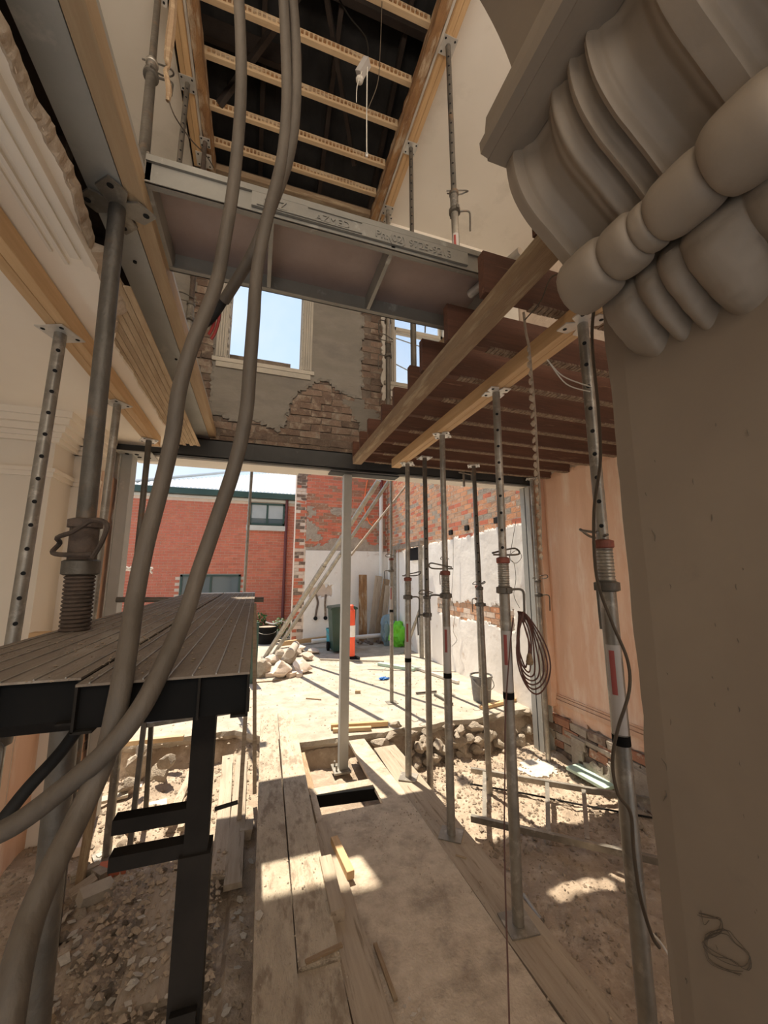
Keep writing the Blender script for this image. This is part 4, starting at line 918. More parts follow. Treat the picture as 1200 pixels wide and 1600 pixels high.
# ================================================================== HOSES, CABLES
def hose(lab, pts, r, mat='hose', name='hose', cat='hose', n=12, sm=6, group=None, wall=None):
    P = [wall(p[0], p[1]) if wall else at(*p[:3]) for p in pts]; mb = MB(); mb.path(P, [p[3] if len(p) > 3 else r for p in pts], n, sm)
    return mb.build(name, mat, None, smooth=True, label=lab, cat=cat, group=group)
hose('left thick dusty hose hanging from above and curling across the scaffold deck',
 [(370,-60,1.2),(376,60,1.18),(376,160,1.14),(366,280,1.08),(352,370,1.02),(336,450,.97),(300,540,.91),(280,610,.88),(270,680,.86),(252,760,.83),(228,850,.78),(212,930,.74),(200,1010,.68),(186,1090,.63),(165,1180,.62),(125,1270,.58),(85,1350,.53),(50,1430,.49),(25,1520,.45),(5,1640,.42)], .0165)
hose('right thick dusty hose hanging from above and looping down to the left',
 [(440,-60,1.22),(446,60,1.19),(448,160,1.15),(440,250,1.10),(418,340,1.04),(402,420,1.0),(396,500,.95),(390,580,.92),(384,650,.89),(366,730,.87),(336,820,.83),(312,890,.79),(290,960,.74),(255,1040,.67),(218,1110,.62),(165,1175,.60),(95,1235,.60),(20,1290,.60),(-60,1325,.60)], .016)
h3 = hose('middle dusty hose twisting round the right one and ending in a taped black stub',
 [(452,-60,1.24),(462,60,1.21),(462,170,1.16),(450,250,1.12),(425,320,1.08),(400,385,1.09),(375,430,1.12),(350,470,1.16)], .0155)
hose('black taped cable end where the middle hose stops', [(352,466,1.16),(338,488,1.17),(328,500,1.18),(318,508,1.19)], .012, 'rubber', 'cable', 'cable')
for k, pp in enumerate(([(345,475,1.17),(342,500,1.18),(336,520,1.19),(330,530,1.19)], [(325,500,1.19),(316,512,1.20),(310,525,1.21)], [(338,488,1.18),(333,510,1.19),(326,523,1.19)])):
    hose('bare red wire sticking out of the taped cable end', pp, .0045, 'wire_red', 'wire', 'wire', 6, 3, group='red wires at the cable end')
hose('thick black cable sweeping under the scaffold deck', [(152,1100,.95),(135,1120,.92),(95,1175,.88),(45,1230,.84),(0,1285,.80),(-40,1320,.78)], .0135, 'rubber', 'cable', 'cable')
hose('red-brown cord dropping from the coil to the foreground floor', [(802,965,1.86),(797,1010,1.85),(790,1110,1.80),(789,1200,1.75),(788,1300,1.66),(790,1400,1.58),(793,1500,1.45),(797,1640,1.30)], .0035, 'cord', 'cable', 'cord', 8, 6)
hose('brown cable hanging in curves along the nearest right prop', [(945,330,1.35),(938,420,1.36),(925,520,1.40),(935,640,1.42),(938,720,1.42),(928,800,1.42),(932,900,1.42),(955,970,1.40),(980,1030,1.38),(983,1080,1.36),(965,1140,1.34),(957,1190,1.32),(965,1240,1.3),(985,1270,1.28),(990,1330,1.25),(1000,1400,1.2),(1018,1460,1.2),(1030,1480,1.2)], .0055, 'wire_dark', 'cable', 'cable', 8, 6)
hose('ragged plaster-coated cord hanging from the right joists', [(818,488,1.75),(822,520,1.76),(826,540,1.77),(831,590,1.80),(836,650,1.83),(840,720,1.87),(844,790,1.9),(845,860,1.92)], .006, 'plaster_raw', 'hanging_cord', 'cord', 7, 5)
mb = MB()
for i in range(26):
    t_ = i/25; c = at(826+ (845-826)*t_, 545+(870-545)*t_, 1.77+.15*t_); mb.path([c-Vector((random.uniform(-.008,.008),0,.014)), c, c+Vector((random.uniform(-.008,.008),0,.016))], [.004,random.uniform(.008,.014),.004], 6, 2)
mb.build('plaster_lumps', 'plaster_raw', None, label='crumbly plaster clinging to the hanging cord', cat='plaster', kind='stuff')
for k, pp in enumerate(([(855,562,1.7),(880,588,1.7),(925,605,1.62)], [(858,566,1.7),(885,600,1.7),(922,612,1.62)])):
    hose('%s white wire strung below the right joists' % ('upper','lower')[k], pp, .0028, 'wire_white', 'wire', 'wire', 6, 6)
hose('thin wire looped from a joist near the plaster bracket', [(820,500,1.7),(845,470,1.6),(860,435,1.5),(885,425,1.3)], .003, 'wire_dark', 'wire', 'wire', 6, 6)
# coiled extension cord on the second prop
cc = thing('extension_cord', 'coiled red-brown extension cord hung on the prop hook with its plug dangling', 'cord', onY(812,955,1.88))
top = onY(806,955,1.885)
for k in range(7):
    w_ = .045 + .018*k; h_ = .30 + .022*k; off = .012*k
    pts = []
    for i in range(17):
        a = 2*pi*i/16; s_ = sin(a/2)
        pts.append(top + Vector((off*.6*s_ + w_*sin(a)*(.25+.75*s_)*.8 + .03*s_, -.02-.006*k+.01*sin(3*a+k), -h_*(1-cos(a))/2)))
    mb = MB(); mb.path(pts, .0042, 7, 3); mb.build('loop', 'cord', cc, smooth=True)
mb = MB(); p = top + Vector((.035,-.05,-.22)); mb.path([top+Vector((.01,-.03,0)), p+Vector((-.015,0,.12)), p+Vector((.01,0,.03)), p], .004, 7, 4); mb.build('plug_lead', 'cord', cc, smooth=True)
mb = MB(); mb.path([p, p-Vector((0,0,.015)), p-Vector((0,0,.045)), p-Vector((0,0,.06))], [.008,.014,.02,.014], 10, 2); mb.build('plug', 'wood_old', cc, smooth=True)
# junction box, pull string in the roof opening
jb = thing('junction_box', 'white electrical box dangling on wires in the roof opening', 'box', at(567,108,3.2))
mb = MB(); mb.beam(at(561,118,3.2), at(574,96,3.2), .07, .05); mb.build('case', 'sticker', jb)
mb = MB(); c = at(562,124,3.2); mb.lathe([(.01,-.03),(.028,-.02),(.032,0),(.02,.02)], c, 12); mb.build('lamp_holder', 'paint', jb)
mb = MB(); mb.path([at(520,-20,3.3), at(545,25,3.25), at(572,60,3.2), at(575,96,3.2)], .006, 6, 5); mb.build('supply_wire', 'steel_dark', jb)
mb = MB(); mb.path([at(574,100,3.2), at(573,170,3.18), at(573,238,3.15)], .0045, 6, 3); mb.build('pull_string', 'wire_white', jb)
mb = MB(); mb.lathe([(.003,.03),(.014,.01),(.014,-.01),(.006,-.02)], at(573,242,3.15), 10); mb.build('string_knob', 'galv_bright', jb)
mb = MB(); mb.path([at(566,110,3.18), at(558,135,3.15), at(557,160,3.14)], .0035, 6, 4); mb.build('loose_wire', 'wire_white', jb)
hose('long thin loop of wire hanging right of the electrical box', [(597,0,3.2),(594,80,3.2),(590,130,3.15),(575,170,3.14)], .0035, 'wire_dark', 'wire', 'wire', 6, 6)
# torn lath scrap hanging at upper left
hose('torn brown strip of ceiling debris hanging beside the raking prop', [(272,-30,2.3,.018),(270,20,2.3,.022),(266,60,2.3,.026),(262,95,2.3,.020),(264,104,2.3,.008),(259,112,2.3,.014),(264,140,2.3,.018),(262,158,2.3,.012)], .02, 'wood_old', 'debris_strip', 'debris', 7, 3)
hose('thin wire drooping from the torn strip to the roof opening edge', [(264,158,2.3),(275,185,2.35),(300,220,2.6),(322,243,2.8),(334,262,3.0)], .004, 'wire_dark', 'wire', 'wire', 6, 6)
# wires on the white wall
hose('coil of thin wire hanging on the white wall below a socket hole', [(806,815,4.6),(800,850,4.6),(797,872,4.6),(806,880,4.6),(815,870,4.6),(808,860,4.6),(798,866,4.6),(796,874,4.6),(803,880,4.6),(806,905,4.6),(803,930,4.6),(812,950,4.6)], .004, 'wire_dark', 'wire', 'wire', 6, 5, wall=lambda x, y: onX(x, y, 3.465))
hose('thin vertical wire hanging down the white wall', [(708,840,6.2),(708,890,6.2),(706,930,6.2),(711,960,6.2),(708,985,6.2),(714,1000,6.1),(706,1010,6.1)], .004, 'wire_dark', 'wire', 'wire', 6, 4, wall=lambda x, y: onX(x, y, 3.465))
hose('orange hose looped on the rear brick wall', [(574,750,10.2),(570,775,10.2),(570,795,10.2),(576,815,10.2),(586,822,10.2),(588,812,10.2),(582,818,10.2)], .02, 'hose_orange', 'garden_hose', 'hose', 7, 5, wall=lambda x, y: onY(x, y, 10.37))

# ================================================================== NEAR PIER, BRACKET (CORBEL), ARCH
pr = struct('wall_near_right', 'near plastered pier filling the right side with faint pencil scribble', (1,.4,1))
XW = .93
def pier_mesh():
    mb = MB(); ny, nz = 40, 90; y0, y1, z0, z1 = -1.4, .775, -.6, 3.9
    for j in range(nz+1):
        for i in range(ny+1):
            y = y0+(y1-y0)*i/ny; z = z0+(z1-z0)*j/nz
            e = (.006*fbm(z,0,0,5)+.003*fbm(z,3,0,20)) if i == ny else 0
            mb.v.append(Vector((XW + .004*fbm(y,z,0,1.5) + (.006 if i == ny else 0), y+e, z)))
    n = ny+1
    mb.f = [(j*n+i, (j+1)*n+i, (j+1)*n+i+1, j*n+i+1) for j in range(nz) for i in range(ny)]; mb.m = [0]*len(mb.f)
    mb.box((XW+.005,y0,z0),(XW+.34,y1-.004,z1)); return mb
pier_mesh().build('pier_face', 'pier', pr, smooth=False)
mb = MB(); rr = random.Random(8)
base = [(1092,1425),(1108,1432),(1130,1440),(1122,1458),(1100,1468),(1112,1490),(1140,1502),(1168,1512),(1175,1492),(1150,1470),(1132,1455),(1105,1462),(1110,1500),(1135,1515),(1160,1520)]
for k in range(3):
    mb.path([onX(x+rr.uniform(-5,5), y+rr.uniform(-5,5), XW-.0015) for x, y in base], .0005, 4, 3)
mb.path([onX(x, y, XW-.0015) for x, y in ((1095,1422),(1100,1445),(1108,1438))], .0005, 4, 3)
mb.build('pencil_scribble', 'wire_dark', pr)
for (a, b_) in (((1033,1185),(1042,1205)), ((1040,1235),(1036,1252)), ((1018,828),(1023,846))):
    mb = MB(); mb.path([onX(*a,XW-.001), onX((a[0]+b_[0])/2+3,(a[1]+b_[1])/2,XW-.001), onX(*b_,XW-.001)], [.0004,.0014,.0004], 4, 3); mb.build('plaster_crack', 'wire_dark', pr)

for k in range(26):
    x, y = rr.uniform(1005,1190), rr.uniform(640,1560); l = rr.uniform(3,11)
    mb = MB(); mb.path([onX(x,y,XW-.0005), onX(x+rr.uniform(-1,2),y+l*.5,XW-.0005), onX(x+rr.uniform(0,3),y+l,XW-.0005)], [.0003,.0010,.0003], 4, 3); mb.build('plaster_nick', 'wire_dark', pr)
cb_ = thing('corbel', 'large moulded plaster scroll bracket high on the near right pier', 'bracket', (.93,.40,2.6))
Y0C, Y1C = -.08, .725; YC = (Y0C+Y1C)/2
prof = [(.06,3.02),(.24,2.965),(.315,2.91),(.335,2.85),(.335,2.79),(.318,2.73),(.285,2.68),(.24,2.64),(.195,2.60),(.155,2.56),(.13,2.52)]
roll = []
for i in range(17):
    a = radians(140 - i*(270/16.)); roll.append((.158 + .062*cos(a), 2.492 + .066*sin(a)))
leafp = [(.115,2.425),(.125,2.405),(.11,2.385),(.075,2.368),(.03,2.352),(-.01,2.34)]
def smooth1(P, k=3):
    Q = []
    for i in range(len(P)-1):
        a = P[max(i-1,0)]; b = P[i]; c = P[i+1]; d = P[min(i+2,len(P)-1)]
        for s in range(k):
            t = s/k; Q.append(tuple(.5*((2*b[j])+(c[j]-a[j])*t+(2*a[j]-5*b[j]+4*c[j]-d[j])*t*t+(3*b[j]-a[j]-3*c[j]+d[j])*t**3) for j in (0,1)))
    Q.append(P[-1]); return Q
def surf(P, disp, name, n=150, ylim=(Y0C,Y1C), caps=True):
    mb = MB(); m = len(P); nr = []
    for i in range(m):
        a = P[max(i-1,0)]; b = P[min(i+1,m-1)]; dx, dz = b[0]-a[0], b[1]-a[1]; l = hypot(dx,dz) or 1; nr.append((-dz/l, dx/l))
    for j in range(n+1):
        y = ylim[0]+(ylim[1]-ylim[0])*j/n
        for i in range(m):
            d, dy, dz = disp(y, i/(m-1), P[i]); x = P[i][0] + nr[i][0]*d; z = P[i][1] + nr[i][1]*d
            mb.v.append(Vector((XW - x, y+dy, z+dz)))
    mb.f = [(j*m+i, j*m+i+1, (j+1)*m+i+1, (j+1)*m+i) for j in range(n) for i in range(m-1)]
    if caps:
        mb.f.append(tuple(range(m))); mb.f.append(tuple(n*m+i for i in reversed(range(m))))
    mb.m = [0]*len(mb.f); return mb
def bumpf(t, c, w): return math.exp(-((t-c)/w)**2)
CY = .322
KF = [(.0,.006),(.030,.008),(.042,-.010),(.075,-.026),(.110,-.026),(.140,-.010),(.165,.004),(.185,-.006),(.200,-.016),(.212,.004),(.222,.008),(.232,-.006),(.245,-.016),(.258,.004),(.267,.008),(.278,-.010),(.310,-.026),(.345,-.024),(.372,-.008),(.385,.006),(.403,.006)]
def keyed(K, x):
    for (a, da), (b, db) in zip(K, K[1:]):
        if a <= x <= b:
            t = (x-a)/(b-a); t = t*t*(3-2*t); return da + (db-da)*t
    return K[-1][1]
def flute(y, v, p):
    e = max(0.0, abs(y-CY)); x = .403 - e     # distance in from either edge
    d = keyed(KF, max(0, x)) * 1.15
    top = min(1, max(0, (v-.22)/.12)); d = d*top + (1-top)*-.004
    return (d*1.25 - .0015*fbm(y,v,0,9), 0, 0)
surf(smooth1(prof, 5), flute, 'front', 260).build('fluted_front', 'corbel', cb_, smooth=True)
LB = [(0,.125,.006,.020),(.125,.20,-.004,.016),(.20,.236,-.012,.010),(.236,.345,-.006,.016),(.345,.461,.004,.022)]
def rolld(y, v, p):
    x = .403 - abs(y-CY); o = 0
    x = max(0, x)
    for (a, b, base, amp) in LB:
        if a <= x <= b or (b > .44 and x >= a):
            u = (x-(a+b)/2)/((b-a)/2); o = base + amp*(sqrt(max(0, 1-min(1,abs(u))**3.0)) - .75)
            break
    end = -.05*max(0, (.02-x)/.02)**2
    return (o+end - .0015*fbm(y,v,1,10), 0, 0)
surf(roll, rolld, 'roll', 260).build('scroll_roll', 'corbel', cb_, smooth=True)
def leafd(y, v, p):
    x = .403 - abs(y-CY)
    fold = abs(sin((y-.69)*42 + .9*sin(y*23)))**.75
    big = .022*bumpf(x, .29, .07)
    d = (.020*fold + big)*min(1, v*2.2) - .012*(1-v)
    dz = -(.030*fold + .012*bumpf(x,.12,.1))*v*v
    return (d - .003*fbm(y,v,1,16), 0, dz)
leaf = smooth1([(.03,2.55),(.085,2.49),(.105,2.45),(.100,2.425),(.085,2.40),(.062,2.38),(.036,2.362),(.012,2.35),(-.02,2.342)], 4)
surf(leaf, leafd, 'leaf', 260, (Y0C+.05,Y1C-.04)).build('acanthus_leaf', 'corbel', cb_, smooth=True)
mb = MB(); ab = [(-.02,2.86),(.36,2.86),(.395,2.845),(.418,2.852),(.420,2.885),(.405,2.90),(.395,2.98),(.36,3.02),(-.02,3.06)]
mb.prism([(XW-a, z) for a, z in ab], 'y', .03, .735); mb.build('abacus', 'corbel', cb_)
mb = MB(); mb.prism([(XW-a, z) for a, z in ((.395,2.842),(.31,2.842),(.31,2.862),(.395,2.862))], 'y', .02, .738); mb.build('bead', 'corbel', cb_)
# arch springing from the bracket
mb = MB(); n = 26; pts = []
for i in range(n+1):
    a = radians(90*i/n); pts.append((.03 + .64*cos(a)**1.25, 3.02 + .72*sin(a)))
for i in range(n):
    (xa, za), (xb, zb) = pts[i], pts[i+1]; xo, xo2 = (XW+.3, XW+.3) if i < n*.5 else (XW+.3, XW+.3)
    vs_ = []
    for yy in (.06, .745): vs_ += [(xa,yy,za),(xb,yy,zb),(xb+.6*(1-i/n)+.02,yy,zb+.3),(xa+.6*(1-i/n)+.02+.6/n,yy,za+.3)]
    mb.add(vs_, [(0,1,2,3),(7,6,5,4),(0,4,5,1),(3,2,6,7)])
mb.build('arch', 'pier', None, loc=(.6,.4,3), label='underside of the plaster arch springing above the bracket', kind='structure')

# ================================================================== RIGHT DIRT AREA THINGS
def onG(x, y, dz=0):
    z = -.33
    for _ in range(4): p = onZ(x, y, z+dz); z = ground_z(p.x, p.y)
    return onZ(x, y, z+dz)
la = thing('metal_ladder_frame', 'galvanised metal frame with rungs lying in the dirt at right', 'frame', (2.6,3.2,-.3))
A, B_ = onZ(736,1203,-.235), onZ(1060,1258,-.235); D_, E_ = onZ(736,1278,-.245), onZ(1060,1352,-.245)
for a, b_ in ((A,B_),(D_,E_)):
    mb = MB(); mb.beam(a, b_, .035, .045); mb.build('rail', 'galv', la)
for (x, y, x2, y2) in ((757,1206,757,1280),(855,1224,857,1302),(912,1236,918,1314),(975,1246,982,1330)):
    mb = MB(); mb.beam(onZ(x,y,-.235), onZ(x2,y2,-.245), .035, .03); mb.build('rung', 'galv', la)
p = onG(927,1215, .03); stick('mint_board', onZ(895,1197,-.30), onZ(957,1231,-.30), .20, .03, 'mint', label='pale mint green board lying beside the brick footing', cat='board')
rock('brick_fragment', onG(946,1200,.03), (.14,.10,.08), 'brick_red2', 'red brick fragment by the mint green board', cat='brick')
stick('timber_offcut', onZ(915,1236,-.29), onZ(960,1240,-.29), .05, .03, 'wood_rot', label='red-brown timber offcut near the mint green board', cat='offcut')
slab_patch('mortar_splash', 'shard', None, 'z', -.385, 1, 2.75, 3.3, 3.55, 4.1, lambda u, v: hypot((u-3.06)/.22,(v-3.86)/.16) < 1 + .3*fbm(u,v,0,5), .03, .025, .01, label='white mortar splash on the dirt by the right steel column', cat='mortar')
mb = MB(); mb.path([onG(735,1225,.02), onG(820,1240,.03), onG(900,1256,.03), onG(1020,1278,.03)], .008, 6, 6); mb.build('cable', 'rubber', None, smooth=True, label='black cable lying on the sunlit dirt through the metal frame', cat='cable')
mb = MB(); mb.tube(onG(818,1400,.02), onG(846,1440,.02), .02, n=12); mb.build('glass_bottle', 'galv', None, smooth=True, label='grey tube offcut lying beside the cord prop foot', cat='tube')
mb = MB(); mb.path([onG(985,1430,.02), onG(1010,1450,.05), onG(1030,1470,.03), onG(1045,1492,.02)], .006, 6, 5); mb.build('wire_offcut', 'wire_white', None, smooth=True, label='pale stiff wire lying at the foot of the pier', cat='wire')
# rocks at the slab edge
spots = [(612,1168,.16),(640,1178,.14),(665,1165,.18),(690,1172,.20),(716,1160,.22),(742,1170,.18),(762,1150,.20),(700,1195,.14),(655,1200,.14),(735,1195,.16),(790,1175,.22),(812,1160,.24),(770,1190,.12),(805,1195,.16),(600,1190,.10),(676,1192,.12),(720,1140,.12),(748,1138,.12),(826,1140,.16),(822,1180,.14)]
for k, (x, y, s) in enumerate(spots):
    z = -.10 - .27*((y-1130)/80); p = onY(x, y, slab_edge(onZ(x,y,-.2).x) - .04 - .12*((y-1130)/80))
    rock('rubble_stone', p, (s*1.25, s*.8, s*.75), 'stone' if k % 3 else 'stone_grey', 'rough tan stone in the broken edge below the yard slab', 'stones in the slab edge, right of the centre column')
rr2 = random.Random(5)
for k in range(46):
    x = 592 + 240*(k/46) + rr2.uniform(-6,6); f = rr2.random(); y = 1132 + 66*f; s = rr2.uniform(.09,.20)
    p = onY(x, y, slab_edge(onZ(x,y,-.2).x) - .02 - .16*f)
    rock('rubble_stone', p, (s*1.3, s*.8, s*.7), 'stone', 'rough tan stone in the broken edge below the yard slab', 'stones in the slab edge, right of the centre column')
for k in range(70):
    x, y = rr2.uniform(90,330), 1200 + 380*rr2.random(); s = rr2.uniform(.02,.07); q_ = onZ(x, y, -.22); q_ = Vector((q_.x, q_.y, ground_z(q_.x, q_.y)+s*.2))
    if q_.x > -1.25 and q_.y < 4.6: rock('rubble_lump', q_, (s*1.3, s, s*.8), 'stone' if k % 2 else 'dirt_edge', 'small lump of stone or mortar in the left-hand rubble', 'small lumps in the left rubble')
for k, (x, y, s) in enumerate([(215,1195,.26),(248,1210,.24),(232,1235,.18),(262,1190,.16),(200,1225,.16),(222,1172,.14)]):
    rock('rubble_stone', onY(x, y, 4.72-.05*k), (s*1.2,s*.8,s*.9), 'stone', 'rough stone in the rocky hole below the scaffold deck', 'stones in the hole beneath the deck')
rock('rubble_stone', onG(1000,1290,.02), (.08,.07,.05), 'stone', 'small pale stone in the dirt near the pier')
# sand-coloured ridge on the slab lip
for k, (x, y) in enumerate([(780,1118),(822,1112)]):
    rock('rubble_stone', onZ(x,y,-.05), (.3,.22,.12), 'stone', 'pale lump on the slab lip behind the coiled cord, %s' % ('left','right')[k])

# bricks, rubble in the left zone
lefts = [(243,1262,.3,'pale brick on the rubble left of the trestle bracket'),(168,1360,.9,'moulded pale brick lying in the lower left rubble'),(176,1358,.1,'reddish brick end in the sunny rubble'),(150,1395,.6,'grey brick fragment among the shards at lower left'),(385,1295,1.5,'small brown offcut block on the dusty board by the planks'),(105,1330,.5,'pale block near the dark prop feet'),(60,1165,1.2,'reddish block at the base of the left wall'),(205,1232,.2,'small yellowish block at the rocky hole')]
for k, (x, y, a, lab) in enumerate(lefts):
    p = onG(x, y, .03); o = bpy.data.objects.new('loose_brick', brick_mesh(['mortar_pale','mortar','brick_red2','stone_grey','wood_dusty','mortar_pale','brick_orange','mortar_pale'][k], (.17,.09,.06,.006), k)); link(o); o.location = p; o.rotation_euler = (.15,.1,a); props(o, lab, 'brick')
rr = random.Random(77)
for (lab, a, b_, w_, h_, m_) in (('pale timber batten half buried left of the rubble', (110,1372),(155,1352),.05,.04,'plank_top'),('splintered pale board on the sunlit left rubble', (205,1268),(236,1285),.05,.012,'pine_pale'),('broken skirting length in the lower left rubble', (110,1400),(150,1372),.08,.03,'wood_dusty'),('thin splinter lying on the left rubble', (175,1265),(205,1300),.03,.01,'plank_top'),
   ('grey board scrap at the left edge', (80,1290),(110,1262),.09,.02,'wood_dusty'),('flat grey board under the far left props', (130,1258),(200,1240),.10,.025,'stone_grey'),('dark stub of timber at the bottom left corner', (30,1570),(75,1610),.06,.05,'wood_old')):
    stick('board_scrap', onG(*a,.03), onG(*b_,.04), w_, h_, m_, label=lab, cat='board')
a_ = onY(50,988,3.40); b_ = onY(80,1014,3.40); MB().box((a_.x,3.36,b_.z),(b_.x,3.44,a_.z)).build('plywood_scrap', 'pine', None, label='orange-brown board end against the left pier just above the scaffold deck', cat='board')
# tile and plaster shards
sh = []
for k in range(7):
    r2 = random.Random(k); n = r2.choice((4,5,6)); mb = MB()
    mb.prism([((.5+.2*r2.random())*cos(2*pi*i/n+r2.uniform(-.2,.2)), (.32+.2*r2.random())*sin(2*pi*i/n)) for i in range(n)], 'z', -.06, .06); sh.append(mb.mesh('shard_shape', 'shard'))
fixed = [(152,1478,.07),(198,1558,.055),(172,1565,.04),(278,1560,.05),(288,1535,.04),(404,1430,.05),(114,1458,.06),(112,1440,.05),(75,1480,.09),(95,1440,.07),(60,1530,.10),(205,1535,.03),(375,1405,.04),(372,1425,.04),(392,1345,.04),(240,1500,.03),(268,1400,.03),(295,1398,.03),(165,1430,.05),(100,1500,.07)]
for (x, y, s) in fixed + [(rr.uniform(60,380), 1290+310*rr.random()**.8, rr.uniform(.015,.045)) for _ in range(110)]:
    p = onG(x, y, .015)
    if x > 200 and x < 300 and y > 1400: p = onZ(x, y, -.11)
    if x > 395: p = onZ(x, y, .066)
    o = bpy.data.objects.new('plaster_shard', rr.choice(sh)); link(o); o.location = p; o.scale = (s, s, s*.35+.008); o.rotation_euler = (rr.uniform(-.35,.35), rr.uniform(-.35,.35), rr.uniform(0,6.28))
    props(o, 'pale flat shard of broken plaster in the left-hand rubble', 'shard', 'plaster shards in the left rubble')
for k, (x, y, s) in enumerate([(506,1345,.03),(535,1452,.03),(632,1572,.02),(646,1585,.022),(655,1578,.016),(640,1560,.014),(662,1592,.014)]):
    o = bpy.data.objects.new('plaster_shard', sh[k % 7]); link(o); o.location = onZ(x,y,.01 if k > 0 else .03); o.scale = (s,s,s*.3+.004); o.rotation_euler = (.1,.2,k); props(o, 'small white plaster chip on the floor sheet', 'shard', 'white chips on the floor sheet')

# ================================================================== YARD THINGS
# bollard
bo = thing('traffic_bollard', 'orange traffic bollard with a white band on a black base', 'bollard', onZ(548,1030,0)); b0 = ORG[bo.name]
MB().lathe([(.20,0),(.20,.03),(.13,.06),(.09,.07)], b0, 8).build('base','black',bo)
MB().lathe([(.085,.07),(.085,.45)], b0, 18).build('lower_tube','cone_orange',bo,smooth=True)
MB().lathe([(.088,.45),(.088,.68)], b0, 18).build('reflective_band','cone_white',bo,smooth=True)
MB().lathe([(.083,.68),(.082,.98),(.05,1.02),(.045,1.05),(.05,1.08),(.03,1.10)], b0, 18).build('upper_tube','cone_orange',bo,smooth=True)
wb_ = thing('wheelie_bin', 'dark green wheeled bin behind the centre steel column', 'bin', onZ(533,1018,0)); b0 = ORG[wb_.name]
mb = MB(); mb.add([b0+Vector(v) for v in ((-.22,-.2,.05),(.22,-.2,.05),(.22,.2,.05),(-.22,.2,.05),(-.28,-.27,.95),(.28,-.27,.95),(.28,.27,.95),(-.28,.27,.95))],[(0,3,2,1),(4,5,6,7),(0,1,5,4),(1,2,6,5),(2,3,7,6),(3,0,4,7)]); mb.build('body','bin_green',wb_)
mb = MB(); mb.prism([(b0.x-.31,b0.z+.95),(b0.x+.31,b0.z+.95),(b0.x+.29,b0.z+1.0),(b0.x,b0.z+1.03),(b0.x-.29,b0.z+1.0)],'y',b0.y-.31,b0.y+.30); mb.build('lid','bin_green',wb_)
for s in (-1,1): MB().tube(b0+Vector((s*.24,.2,.1)), b0+Vector((s*.29,.2,.1)), .1).build('wheel','black',wb_)
def bucket(lab, p, r, h, m, rim=None):
    t = thing('bucket', lab, 'bucket', p); p = Vector(p)
    MB().lathe([(r*.8,0),(r,h),(r*1.06,h),(r*1.06,h-.03),(r*1.0,h-.04)], p, 20).build('body', m, t, smooth=True)
    MB().lathe([(r*.9,h-.02),(.001,h-.019)], p, 20).build('contents', rim or 'dirt', t)
    mb = MB(); mb.path([p+Vector((-r,0,h-.03)), p+Vector((-r*.8,-r*.9,h-.12)), p+Vector((0,-r*1.25,h-.16)), p+Vector((r*.8,-r*.9,h-.12)), p+Vector((r,0,h-.03))], .006, 6, 3); mb.build('handle','galv',t)
bucket('teal bucket beside the green bin', onZ(518,1012,0), .14, .45, 'teal')
bucket('mortar-splashed dark bucket near the right white wall', onZ(753,1094,0), .15, .34, 'bucket', 'yard')
bucket('black plant tub by the neighbouring brick house', onZ(416,1005,0), .26, .42, 'black', 'dirt')
# leaning boards
for k, (x0, y0, x1, y1, w_, m_) in enumerate(((567,1003,567,898,.22,'wood_rot'),(580,1003,592,900,.20,'wood_dusty'),(588,1004,604,905,.18,'wood_old'),(597,1004,606,915,.14,'wood_dusty'),(598,1006,618,945,.08,'wood_old'),(606,1006,622,960,.06,'wood_dusty'))):
    a = onZ(x0,y0,0); b_ = onY(x1,y1,10.15-.1*k)
    stick('leaning_board', a, b_, .03, w_, m_, up=(1,0,0), label='%s of the old boards leaning in the rear corner' % ('leftmost wide red-brown one','second from the left, palest and widest','third, dark middle one','fourth, standing nearly upright','fifth, short and slanting','rightmost thin one')[k], cat='board')
for k in range(9):
    rock('yard_rubble', onZ(560+k*5+random.uniform(-2,2), 1003+random.uniform(-3,3), .03), (.16,.12,.09), 'brick_old', 'brown rubble lump at the foot of the leaning boards', 'rubble below the leaning boards')
# rubble heap
heap = [(440,1042,.62,.22,.30),(410,1040,.36,.3,.30),(425,1025,.30,.3,.22),(452,1022,.34,.3,.30),(472,1036,.30,.3,.26),(462,1014,.24,.2,.2),(480,1020,.22,.2,.2),(398,1046,.2,.2,.16),(490,1012,.26,.2,.14),(437,1018,.24,.2,.22),(468,1008,.3,.2,.18)]
for k, (x, y, a, b_, c) in enumerate(heap):
    rock('rubble_rock', onZ(x,y+5,c*.4), (a,b_+.1,c), 'stone' if k % 2 else 'mortar_pale', 'big flat-faced pale rock at the front of the yard heap' if k == 0 else 'broken rock in the yard heap below the diagonal braces', None if k == 0 else 'rocks of the yard heap')
for k, (x, y) in enumerate([(424,1054),(457,1054),(468,1053)]):
    o = bpy.data.objects.new('loose_brick', brick_mesh('mortar_pale', (.2,.1,.07,.008), k)); link(o); o.location = onZ(x,y,.035); o.rotation_euler = (0,0,k*.7); props(o, '%s small brick in front of the yard heap' % ('leftmost','middle','rightmost')[k], 'brick')
mb = MB(); mb.tube(onZ(462,1008,.28), onZ(458,1015,.28)+Vector((-.1,-.5,.02)), .08, n=14); mb.build('pipe_offcut', 'stone_grey', None, smooth=True, label='short pipe stub on top of the yard heap', cat='pipe')
mb = MB(); mb.tube(onZ(487,1002,.16), onZ(600,992,.22), .05, n=12); mb.build('white_pipe', 'white_pvc', None, smooth=True, label='long white pipe lying along the foot of the rear wall', cat='pipe')
